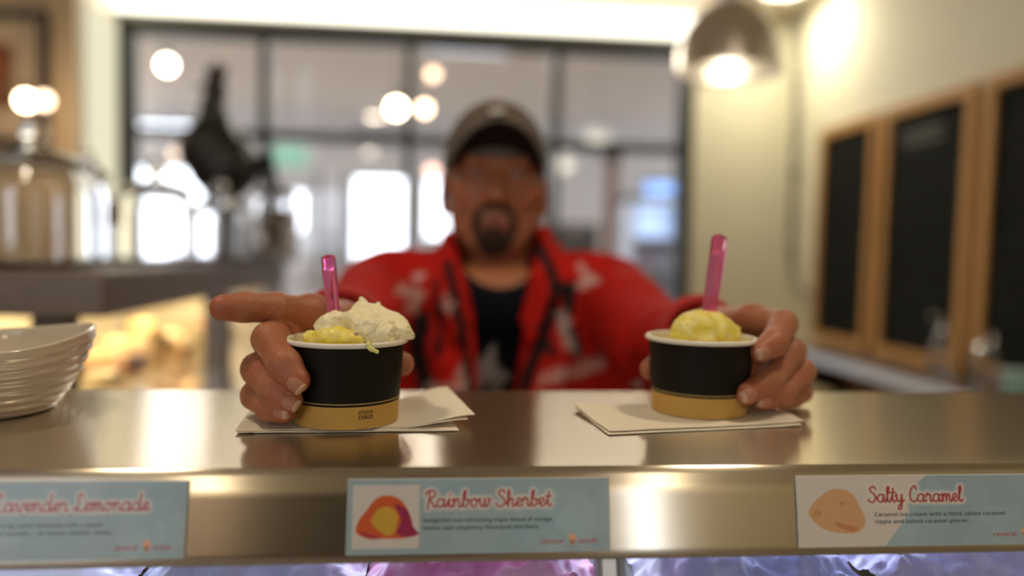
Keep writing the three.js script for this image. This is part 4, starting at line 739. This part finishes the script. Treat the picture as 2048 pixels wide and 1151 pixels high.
// ------------------------------------------------------------------ the man behind the counter
{
  const man = thing('person', 'person in red patterned jacket and dark cap holding out two ice cream cups', 'person');
  const hz = -1.2;
  const J = (px, py, z) => onZ(px, py, z);
  // ---- hands: joints as pixels of the photograph and their depth before or behind the cup's axis
  const hands = [
    { z: CUP_L.z, cup: CUP_L, wrist: [676, 668, -0.112], fingers: {
      index: [[622, 628, -0.048], [552, 616, -0.022], [488, 614, -0.006], [446, 615, 0.002], 0.0136, 0.0120, 0.0110, 0.0098],
      middle: [[592, 664, -0.050], [538, 678, 0.000], [570, 730, 0.037], [594, 760, 0.0425], 0.0128, 0.0122, 0.0116, 0.0092],
      ring: [[578, 706, -0.054], [515, 737, -0.004], [548, 779, 0.034], [581, 800, 0.040], 0.0122, 0.0116, 0.0106, 0.0086],
      pinky: [[582, 748, -0.058], [512, 790, -0.008], [540, 813, 0.024], [568, 823, 0.036], 0.0116, 0.0108, 0.0100, 0.0082] },
      thumb: [[664, 700, -0.100], [726, 716, -0.075], [780, 724, -0.050], [804, 727, -0.020], 0.017, 0.0125, 0.0115, 0.0095] },
    { z: CUP_R.z, cup: CUP_R, wrist: [1432, 672, -0.120], fingers: {
      index: [[1506, 641, -0.058], [1566, 648, -0.018], [1548, 686, 0.018], [1520, 703, 0.030], 0.0128, 0.0118, 0.0110, 0.0086],
      middle: [[1534, 674, -0.062], [1583, 702, -0.016], [1537, 762, 0.022], [1492, 787, 0.036], 0.0128, 0.0116, 0.0110, 0.0090],
      ring: [[1546, 712, -0.064], [1604, 742, -0.022], [1564, 786, 0.010], [1524, 800, 0.022], 0.0122, 0.0112, 0.0104, 0.0084],
      pinky: [[1544, 752, -0.066], [1600, 784, -0.030], [1580, 803, -0.010], [1552, 811, 0.004], 0.0112, 0.0098, 0.0090, 0.0076] },
      thumb: [[1440, 704, -0.106], [1370, 722, -0.080], [1318, 734, -0.050], [1302, 738, -0.022], 0.017, 0.0125, 0.0115, 0.0095] },
  ];
  const skinTone = [0.36, 0.130, 0.056], pale = [0.46, 0.205, 0.105], ruddy = [0.38, 0.105, 0.050], nailC = [0.44, 0.19, 0.115];
  const pieces = [];
  const addColour = (g, c) => { const n = g.attributes.position.count, a = new Float32Array(n * 3); for (let i = 0; i < n; i++) a.set(c, i * 3); g.setAttribute('color', new THREE.BufferAttribute(a, 3)); return g; };
  const plain = (g) => { const q = g.index ? g.toNonIndexed() : g; for (const k of Object.keys(q.attributes)) if (!['position', 'normal', 'color'].includes(k)) q.deleteAttribute(k); return q; };
  const wrists = [];
  for (const h of hands) {
    const P = ([px, py, dz]) => J(px, py, h.z + dz), wr = P(h.wrist); wrists.push(wr);
    const fing = [], palm = [], tips = [], knuckles = [];
    for (const [name, f] of Object.entries(h.fingers)) {
      const [m, p, d, t] = f.slice(0, 4).map(P), [r0, r1, r2, r3] = f.slice(4);
      fing.push(blend([cap(m, p, r0, r1), cap(p, d, r1, r2 * 0.98), cap(d, t, r2, r3)], 0.004));
      palm.push(cap(wr, m, 0.026, r0 * 1.15));
      knuckles.push([p, r1], [d, r2]); tips.push([name, d, t, r3, p]);
    }
    const th = h.thumb.slice(0, 4).map(P), tr = h.thumb.slice(4);
    const thumb = blend([cap(wr, th[0], 0.026, tr[0]), cap(th[0], th[1], tr[0], tr[1]), cap(th[1], th[2], tr[1], tr[2]), cap(th[2], th[3], tr[2], tr[3])], 0.006);
    const ms = Object.values(h.fingers).map((f) => P(f[0])), web = [];
    for (let i = 0; i < 3; i++) web.push(cap(ms[i], ms[i + 1], 0.0125, 0.0122));
    const palmF = blend([...palm, ...web], 0.010);
    const c = h.cup;
    const hand = (x, y, z) => {
      let f = fing[0](x, y, z); for (let i = 1; i < 4; i++) f = smin(f, fing[i](x, y, z), 0.0016);
      let d = smin(smin(f, palmF(x, y, z), 0.006), thumb(x, y, z), 0.007);
      const r = Math.hypot(x - c.x, z - c.z) - (RB + (RT - RB) * clamp((y - CY - 0.0034) / CH)) - 0.0003, inCup = Math.max(r, y - RIM - 0.003);
      d = Math.max(d, -inCup);                                // skin flattens where it presses on the cup
      d = Math.max(d, CY + 0.0045 - y);                        // and rests on the napkin
      for (const [k, kr] of knuckles) { const q = Math.hypot(x - k.x, y - k.y, z - k.z); if (q < kr * 2) d += 0.00035 * Math.sin((x * 0.6 + y + z * 0.5) * 2300) * (1 - q / (kr * 2)); }
      return d - 0.00022 * noise(x * 420, y * 420, z * 420);
    };
    const all = [...ms, ...tips.map((t) => t[2]), ...th, ...knuckles.map((k) => k[0])];
    const lo = V(9, 9, 9), hi = V(-9, -9, -9); for (const p of all) { lo.min(p); hi.max(p); } lo.min(wr); hi.max(wr); lo.subScalar(0.032); hi.addScalar(0.032);
    const colour = (x, y, z) => {
      let c0 = mix3(skinTone, ruddy, clamp(0.35 + 0.8 * noise(x * 45, y * 45, z * 45)));
      for (const [, , t] of tips) { const q = Math.hypot(x - t.x, y - t.y, z - t.z); c0 = mix3(c0, ruddy, 0.6 * step(0.022, 0.008, q)); }
      for (const [k, kr] of knuckles) { const q = Math.hypot(x - k.x, y - k.y, z - k.z); c0 = mix3(c0, pale, 0.25 * step(kr * 1.7, kr * 0.9, q)); }
      return mix3(c0, [c0[0] * 0.8, c0[1] * 0.75, c0[2] * 0.72], clamp(0.5 * noise(x * 210, y * 210, z * 210)));
    };
    pieces.push(plain(skin(hand, [lo.x, Math.max(lo.y, CY + 0.002), lo.z], [hi.x, hi.y, hi.z], 0.0019, colour)));
    // nails on the outer side of the fingertips
    for (const [name, d, t, r3, p] of tips) {
      if (name === 'index' && h === hands[0]) continue;       // that finger shows its pad
      const ax = t.clone().sub(d).normalize(), out = t.clone().sub(V(c.x, t.y, c.z)).normalize(); out.y += 0.28; out.addScaledVector(ax, -out.dot(ax)).normalize();
      const sd = out.clone().cross(ax).normalize(), at = t.clone().addScaledVector(ax, r3 * 0.12).addScaledVector(out, r3 * 0.34);
      const g = new THREE.SphereGeometry(1, 20, 14).scale(r3 * 0.70, r3 * 0.70, r3 * 0.98);
      g.applyMatrix4(new THREE.Matrix4().makeBasis(sd, out, ax).setPosition(at));
      pieces.push(plain(addColour(g, nailC)));
      const rim = new THREE.SphereGeometry(1, 16, 10).scale(r3 * 0.56, r3 * 0.42, r3 * 0.16).applyMatrix4(new THREE.Matrix4().makeBasis(sd, out, ax).setPosition(t.clone().addScaledVector(ax, r3 * 0.92).addScaledVector(out, r3 * 0.42)));
      pieces.push(plain(addColour(rim, [0.56, 0.36, 0.25])));
    }
  }
  // ---- arms, torso and legs under the clothes
  const shR = J(757, 592, -1.2), shL = J(1222, 596, -1.2);      // shoulders
  const elR = J(702, 690, -0.92), elL = J(1318, 694, -0.93);
  const cx = (shR.x + shL.x) / 2;
  const chest = V(cx, 1.14, -1.27), belly = V(cx, 0.98, -1.36), hip = V(cx, 0.86, -1.42);
  const neckB = V(cx + 0.0, 1.27, -1.265), neckT = V(onZ(994, 430, -1.28).x, 1.40, -1.275);
  const torso = (o) => blend([cap(shR.clone().lerp(shL, 0.12), shL.clone().lerp(shR, 0.12), 0.058 + o), ell(chest.x, chest.y + 0.03, chest.z, 0.172 + o, 0.15 + o, 0.112 + o), ell(belly.x, belly.y, belly.z, 0.16 + o, 0.17 + o, 0.125 + o)], 0.06);
  const pelvis = [ell(hip.x, hip.y, hip.z, 0.165, 0.11, 0.12)];
  const legs = [-1, 1].flatMap((s) => { const a = V(cx + s * 0.09, 0.84, -1.43), k = V(cx + s * 0.11, 0.46, -1.40), f = V(cx + s * 0.12, 0.06, -1.46); return [cap(a, k, 0.088, 0.058), cap(k, f, 0.058, 0.042)]; });
  const arms = [[shR, elR, wrists[0]], [shL, elL, wrists[1]]];
  const bodyF = blend([torso(-0.012), ...pelvis, ...legs, ...arms.flatMap(([s, e, w]) => [cap(s, e, 0.05, 0.041), cap(e, w, 0.042, 0.0262)]), cap(neckB, neckT, 0.06, 0.056)], 0.018);
  pieces.push(plain(skin(bodyF, [cx - 0.5, 0.02, -1.62], [cx + 0.5, 1.45, -0.6], 0.011, () => skinTone)));
  // ---- head: local axes at the point between the eyes, z towards the counter
  const O = J(994, 343, -1.185), tilt = 0.05;
  const toWorld = new THREE.Matrix4().makeRotationFromEuler(new THREE.Euler(-tilt, -0.03, -0.02)).setPosition(O);
  const toLocal = toWorld.clone().invert();
  const neckLocal = [neckT, neckB].map((p) => p.clone().applyMatrix4(toLocal));
  const E = 0.0315;
  const headF = (() => {
    const big = blend([ell(0, 0.028, -0.092, 0.0775, 0.104, 0.1), ell(0, -0.04, -0.058, 0.0655, 0.09, 0.066), ball(V(0, -0.104, -0.022), 0.026), cap(V(-0.046, -0.07, -0.06), V(-0.026, -0.108, -0.03), 0.026, 0.02), cap(V(0.046, -0.07, -0.06), V(0.026, -0.108, -0.03), 0.026, 0.02), ball(V(-0.046, -0.028, -0.026), 0.023), ball(V(0.046, -0.028, -0.026), 0.023), cap(V(-0.036, 0.02, -0.006), V(0.036, 0.02, -0.006), 0.0125)], 0.022);
    const neck = cap(neckLocal[0], neckLocal[1], 0.056, 0.06);
    const nose = blend([cap(V(0, 0.006, 0.004), V(0, -0.036, 0.020), 0.0075, 0.0115), ball(V(0, -0.041, 0.021), 0.0118), ball(V(-0.0145, -0.044, 0.010), 0.0088), ball(V(0.0145, -0.044, 0.010), 0.0088)], 0.007);
    const lips = blend([cap(V(-0.022, -0.0745, 0.0035), V(0, -0.070, 0.0095), 0.005, 0.0062), cap(V(0.022, -0.0745, 0.0035), V(0, -0.070, 0.0095), 0.005, 0.0062), cap(V(-0.018, -0.081, 0.003), V(0.018, -0.081, 0.003), 0.0065)], 0.004);
    const ears = [-1, 1].map((s) => { const a = ell(s * 0.0835, -0.024, -0.1, 0.011, 0.034, 0.021), b = ell(s * 0.092, -0.02, -0.092, 0.007, 0.022, 0.012), lobe = ball(V(s * 0.079, -0.054, -0.092), 0.009); return (x, y, z) => smin(smax(a(x, y, z), -b(x, y, z), 0.004), lobe(x, y, z), 0.008); });
    const sock = [-1, 1].map((s) => ell(s * E, -0.001, 0.012, 0.019, 0.0125, 0.017)), eye = [-1, 1].map((s) => ball(V(s * E, -0.002, -0.0075), 0.0125));
    const lids = [-1, 1].flatMap((s) => [cap(V(s * (E - 0.012), 0.004, -0.001), V(s * E, 0.0072, 0.0035), 0.003), cap(V(s * E, 0.0072, 0.0035), V(s * (E + 0.013), 0.002, -0.003), 0.003), cap(V(s * (E - 0.011), -0.006, -0.001), V(s * (E + 0.011), -0.007, -0.002), 0.0028)]);
    return (x, y, z) => {
      let d = smin(big(x, y, z), neck(x, y, z), 0.03);
      for (const s of sock) d = smax(d, -s(x, y, z), 0.008);
      d = smin(d, nose(x, y, z), 0.007); d = smin(d, lips(x, y, z), 0.005);
      for (const e of ears) d = smin(d, e(x, y, z), 0.007);
      for (const e of eye) d = Math.min(d, e(x, y, z));
      for (const l of lids) d = smin(d, l(x, y, z), 0.003);
      return d;
    };
  })();
  const faceColour = (x, y, z) => {
    let c = mix3(skinTone, ruddy, clamp(0.3 + 0.7 * noise(x * 40, y * 40, z * 40)));
    c = mix3(c, [0.30, 0.10, 0.08], 0.8 * step(0.007, 0.002, Math.abs(y + 0.0765) - 0.002) * step(0.026, 0.018, Math.abs(x)) * step(-0.004, 0.006, z));
    const stub = step(-0.045, -0.062, y) * step(0.15, -0.15, noise(x * 160, y * 160, z * 160)) * step(-0.09, -0.04, z); c = mix3(c, [0.16, 0.09, 0.065], 0.45 * stub);
    for (const s of [-1, 1]) {
      const q = Math.hypot(x - s * E, y + 0.002, z + 0.0075);
      if (q < 0.01285 && z > -0.004 && Math.abs(y + 0.0015) < 0.0052) { const i = Math.hypot(x - s * E, y + 0.001); c = i < 0.0056 ? [0.018, 0.012, 0.01] : [0.40, 0.34, 0.30]; }
    }
    return c;
  };
  const hg = skin(headF, [-0.11, -0.2, -0.21], [0.11, 0.145, 0.05], 0.0026, faceColour).applyMatrix4(toWorld);
  pieces.push(plain(hg));
  const body = mergeVertices(mergeGeometries(pieces.map((p) => { const q = p.clone(); return q; })), 1e-6);
  part(man, 'body', body, phy(0xffffff, 0.52, { vertexColors: true, sheen: 0.15 }));
  // ---- beard, eyebrows and short hair
  const hairM = matte(lin(0.040, 0.024, 0.017), 0.9);
  const fuzz = (x, y, z) => 0.0014 * noise(x * 300, y * 190, z * 300);
  const beard = (x, y, z) => {
    const d = headF(x, y, z) - 0.0022 - fuzz(x, y, z), ax = Math.abs(x);
    const ring = Math.abs(Math.hypot(ax * 1.0, (y + 0.084) * 0.92) - 0.031) - 0.0065, chin = ell(0, -0.112, 0.0, 0.027, 0.024, 0.05)(x, y, z);
    let m = Math.min(ring, chin); m = Math.max(m, -(z + 0.036)); m = Math.max(m, y + 0.0555 - 0.25 * (0.02 - ax));
    return smax(d, m, 0.003);
  };
  part(man, 'goatee', skin(beard, [-0.06, -0.15, -0.05], [0.06, -0.03, 0.045], 0.0022).applyMatrix4(toWorld), hairM);
  const brows = blend([-1, 1].map((s) => { const a = cap(V(s * 0.014, 0.0190, 0.0085), V(s * 0.034, 0.0215, 0.0075), 0.0034, 0.0036), b = cap(V(s * 0.034, 0.0215, 0.0075), V(s * 0.051, 0.014, -0.005), 0.0034, 0.002); return (x, y, z) => Math.min(a(x, y, z), b(x, y, z)) - fuzz(x, y, z) * 0.5; }), 0.0005);
  part(man, 'eyebrows', skin(brows, [-0.06, 0.004, -0.02], [0.06, 0.032, 0.02], 0.0018).applyMatrix4(toWorld), hairM);
  const hair = (x, y, z) => smax(headF(x, y, z) - 0.003 - fuzz(x, y, z), Math.max(-(y + 0.035 + 0.3 * (z + 0.1)), z + 0.122), 0.003);
  part(man, 'hair', skin(hair, [-0.1, -0.06, -0.22], [0.1, 0.1, -0.06], 0.004).applyMatrix4(toWorld), hairM);
  // ---- cap: crown with panels, curved peak, band, badge and button
  {
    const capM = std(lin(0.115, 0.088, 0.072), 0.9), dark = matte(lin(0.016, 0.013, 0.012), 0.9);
    const g = new THREE.Group(); g.name = 'cap'; g.applyMatrix4(toWorld); man.add(g);
    const tipUp = (q) => q.rotateX(-0.07);
    const cr = new THREE.SphereGeometry(1, 72, 40, 0, Math.PI * 2, 0, Math.PI * 0.56), p = cr.attributes.position;
    for (let i = 0; i < p.count; i++) {
      const v = V().fromBufferAttribute(p, i), az = Math.atan2(v.x, v.z), seam = 1 - 0.010 * Math.exp(-Math.pow(((az / (Math.PI / 3) + 100.5) % 1 - 0.5) / 0.035, 2)) * clamp(v.y + 0.4);
      p.setXYZ(i, v.x * 0.0875 * seam, 0.036 + v.y * 0.099 * seam + 0.010 * clamp(v.z) * clamp(v.y), -0.088 + v.z * 0.1105 * seam);
    }
    cr.computeVertexNormals(); part(g, 'crown', tipUp(cr), std(lin(0.115, 0.088, 0.072), 0.9, { side: THREE.DoubleSide }));
    const pos = [], idx = [], n = 40, m = 14;
    for (const s of [1, 0]) for (let j = 0; j <= m; j++) for (let i = 0; i <= n; i++) {
      const u = i / n * 2 - 1, v = j / m, a = u * 1.12, x0 = Math.sin(a) * 0.0865, z0 = -0.088 + Math.cos(a) * 0.109, reach = 0.072 * Math.pow(Math.max(1 - u * u, 0), 0.55);
      const x = x0 * (1 + 0.04 * v), z = z0 + reach * v; pos.push(x, 0.032 - 0.026 * u * u + 0.029 * v * (1 - 0.55 * u * u) - 0.010 * v * v - 2.6 * x * x * v + s * 0.0032, z);
    }
    const k = (n + 1) * (m + 1), at = (i, j, s) => s * k + j * (n + 1) + i;
    for (let j = 0; j < m; j++) for (let i = 0; i < n; i++) { idx.push(at(i, j, 0), at(i, j + 1, 0), at(i + 1, j, 0), at(i + 1, j, 0), at(i, j + 1, 0), at(i + 1, j + 1, 0), at(i, j, 1), at(i + 1, j, 1), at(i, j + 1, 1), at(i + 1, j, 1), at(i + 1, j + 1, 1), at(i, j + 1, 1)); }
    for (let i = 0; i < n; i++) idx.push(at(i, m, 0), at(i, m, 1), at(i + 1, m, 0), at(i + 1, m, 0), at(i, m, 1), at(i + 1, m, 1));
    const bg = new THREE.BufferGeometry(); bg.setAttribute('position', new THREE.Float32BufferAttribute(pos, 3)); bg.setIndex(idx);
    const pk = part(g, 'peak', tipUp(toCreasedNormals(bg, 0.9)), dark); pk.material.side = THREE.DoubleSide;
    part(g, 'button', tipUp(new THREE.SphereGeometry(0.007, 16, 10).scale(1, 0.6, 1).translate(0, 0.137, -0.088)), capM);
    part(g, 'badge', new THREE.CapsuleGeometry(0.0055, 0.014, 6, 14).rotateZ(Math.PI / 2 + 0.2).scale(1, 1, 0.35).rotateX(-0.62).translate(-0.004, 0.094, 0.0065), std(lin(0.62, 0.58, 0.54), 0.6));
    g.userData.label = 'grey-brown baseball cap with a dark peak';
  }
  // ---- navy shirt, red jacket, trousers, shoes
  const tor4 = torso(0.004), tor16 = torso(0.017), neckHole = cap(V(cx, 1.338, -1.19), neckT.clone().add(V(0, 0.06, 0)), 0.062, 0.07);
  const tee = (x, y, z) => smax(tor4(x, y, z), -neckHole(x, y, z), 0.008) + 0.0012 * noise(x * 30, y * 18, z * 30);
  const F2 = (px, py) => { const q = J(px, py, -1.13); return [q.x, q.y]; };
  const band = (list) => list.map(([px, py]) => F2(px, py));
  const segD = (x, y, pl) => { let b = 9; for (let i = 0; i < pl.length - 1; i++) { const [ax, ay] = pl[i], [bx, by] = pl[i + 1], dx = bx - ax, dy = by - ay, t = clamp(((x - ax) * dx + (y - ay) * dy) / (dx * dx + dy * dy)); b = Math.min(b, Math.hypot(x - ax - dx * t, y - ay - dy * t)); } return b; };
  const teePrint = [band([[965, 722], [962, 775]]), band([[985, 705], [985, 730]]), band([[990, 745], [995, 778]]), band([[972, 760], [1012, 756]])];
  part(man, 'shirt', skin(tee, [cx - 0.25, 0.8, -1.52], [cx + 0.25, 1.34, -1.05], 0.006, (x, y, z, nx, ny, nz) => nz > 0.2 && teePrint.some((b) => segD(x, y, b) < 0.007 + 0.004 * noise(x * 120, y * 120, 1)) ? [0.36, 0.38, 0.42] : [0.005, 0.007, 0.014]), matte(0xffffff, 0.9, { vertexColors: true }));
  // jacket: solid of torso and sleeves, opened at the front
  const openL = band([[905, 470], [938, 580], [952, 680], [955, 800], [940, 1000]]), openR = band([[1085, 450], [1062, 560], [1048, 680], [1030, 800], [1050, 1000]]);
  const xAt = (pl, y) => { for (let i = 0; i < pl.length - 1; i++) { const [ax, ay] = pl[i], [bx, by] = pl[i + 1]; if (y <= ay && y >= by) return ax + (bx - ax) * (y - ay) / (by - ay); } return y > pl[0][1] ? pl[0][0] : pl[pl.length - 1][0]; };
  const cuffR = elR.clone().lerp(wrists[0], 0.72), cuffL = elL.clone().lerp(wrists[1], 0.62);
  const sleeves = blend([cap(shR, elR, 0.067, 0.056), cap(elR, cuffR, 0.056, 0.043), cap(shL, elL, 0.067, 0.056), cap(elL, cuffL, 0.056, 0.043)], 0.02);
  const P3 = (px, py, z) => J(px, py, z);
  const collarPts = [P3(932, 640, -1.128), P3(905, 560, -1.14), P3(893, 505, -1.18), P3(898, 478, -1.235), P3(940, 466, -1.31), P3(990, 462, -1.335), P3(1050, 462, -1.31), P3(1088, 466, -1.235), P3(1092, 500, -1.18), P3(1078, 560, -1.14), P3(1052, 640, -1.128)];
  const collar = []; for (let i = 0; i < collarPts.length - 1; i++) { const a = collarPts[i], b = collarPts[i + 1]; collar.push(cap(a, b, 0.011)); const o = (q) => q.clone().add(V((q.x - cx) * 0.18, -0.026, 0.012)); collar.push(cap(o(a), o(b), 0.012)); }
  const collarF = blend(collar, 0.012);
  const hang = blend([ell(cx + 0.085, 1.06, -1.2, 0.165, 0.22, 0.12), ell(cx - 0.085, 1.06, -1.2, 0.15, 0.22, 0.12)], 0.04);
  const jacket = (x, y, z) => {
    let d = smin(smin(tor16(x, y, z), sleeves(x, y, z), 0.035), hang(x, y, z), 0.04);
    const wr = 0.0035 * noise(x * 14, y * 22, z * 14) + 0.002 * noise(x * 34, y * 48, z * 30); d -= wr;
    if (z > -1.28) { const gap = Math.max(xAt(openL, y) - x, x - xAt(openR, y)); d = smax(d, -Math.max(gap, -1.28 - z), 0.006); }
    d = smax(d, -neckHole(x, y, z), 0.01);
    return smin(d, collarF(x, y, z), 0.01);
  };
  const red = [0.46, 0.011, 0.006], blackC = [0.014, 0.010, 0.012], whiteC = [0.60, 0.50, 0.48];
  const blacks = [[band([[893, 525], [912, 600], [930, 690], [940, 790]]), 0.0075], [band([[1086, 500], [1112, 560], [1096, 640], [1062, 720], [1036, 790]]), 0.010], [band([[842, 640], [836, 700], [850, 755]]), 0.013], [band([[1140, 570], [1128, 640], [1150, 700]]), 0.010], [band([[872, 560], [880, 640], [878, 700]]), 0.005], [band([[1075, 650], [1100, 700]]), 0.007]];
  const whites = [[band([[812, 575], [838, 590], [826, 610]]), 0.009], [band([[832, 560], [844, 548]]), 0.006], [band([[1166, 540], [1180, 556], [1160, 572]]), 0.009], [band([[1122, 630], [1130, 670], [1142, 690]]), 0.010], [band([[858, 768], [905, 760], [930, 768]]), 0.007], [band([[893, 600], [900, 620]]), 0.006], [band([[920, 735], [928, 760]]), 0.007]];
  const letters = []; for (let i = 0; i < 7; i++) letters.push(band([[1078 + i * 19, 760 - i * 4], [1082 + i * 19, 738 - i * 5], [1088 + i * 19, 752 - i * 4]]));
  const jc2 = (x, y, z, nx, ny, nz) => {
    let c = mix3(red, [0.36, 0.008, 0.005], clamp(0.5 + 0.6 * noise(x * 25, y * 25, z * 25)));
    if (nz < 0.05 || z < -1.25) return c;
    const j = 0.005 * noise(x * 55, y * 55, 3);
    for (const [b, w] of blacks) c = mix3(c, blackC, step(w + 0.002, w - 0.002, segD(x, y, b) + j));
    for (const [b, w] of whites) c = mix3(c, whiteC, 0.62 * step(w * 1.1, w * 0.3, segD(x, y, b) + 0.011 * noise(x * 90, y * 90, 9)));
    for (const b of letters) c = mix3(c, whiteC, 0.55 * step(0.0045, 0.0025, segD(x, y, b)));
    return c;
  };
  part(man, 'jacket', skin(jacket, [cx - 0.42, 0.76, -1.56], [cx + 0.46, 1.46, -0.66], 0.0062, jc2), matte(0xffffff, 0.85, { vertexColors: true }));
  [[elR, cuffR], [elL, cuffL]].forEach(([e, c]) => {
    const ax = c.clone().sub(e).normalize(), g = new THREE.TorusGeometry(0.041, 0.0075, 12, 40).scale(1, 1, 2.0); g.applyMatrix4(new THREE.Matrix4().makeRotationFromQuaternion(new THREE.Quaternion().setFromUnitVectors(V(0, 0, 1), ax)).setPosition(c.clone().addScaledVector(ax, 0.028)));
    part(man, 'cuff', g, std(lin(0.40, 0.014, 0.009), 0.75));
  });
  const tr = blend([ell(hip.x, hip.y, hip.z, 0.178, 0.115, 0.133), ...[-1, 1].flatMap((s) => { const a = V(cx + s * 0.09, 0.84, -1.43), k = V(cx + s * 0.11, 0.46, -1.40), f = V(cx + s * 0.12, 0.09, -1.46); return [cap(a, k, 0.1, 0.073), cap(k, f, 0.073, 0.062)]; })], 0.03);
  part(man, 'trousers', skin(tr, [cx - 0.3, 0.02, -1.7], [cx + 0.3, 1.02, -1.2], 0.012), std(lin(0.02, 0.022, 0.03), 0.85));
  for (const s of [-1, 1]) part(man, 'shoe', skin(blend([cap(V(cx + s * 0.12, 0.05, -1.48), V(cx + s * 0.13, 0.04, -1.29), 0.045, 0.038)], 0.01), [cx + s * 0.12 - 0.08, 0.001, -1.56], [cx + s * 0.12 + 0.08, 0.12, -1.2], 0.01), M.black);
}

// ------------------------------------------------------------------ hand over
scene.traverse((o) => { if (o.isMesh) { o.castShadow = true; o.receiveShadow = true; } else if (o.isLight && !o.isRectAreaLight) o.castShadow = true; });
renderer.render(scene, camera);
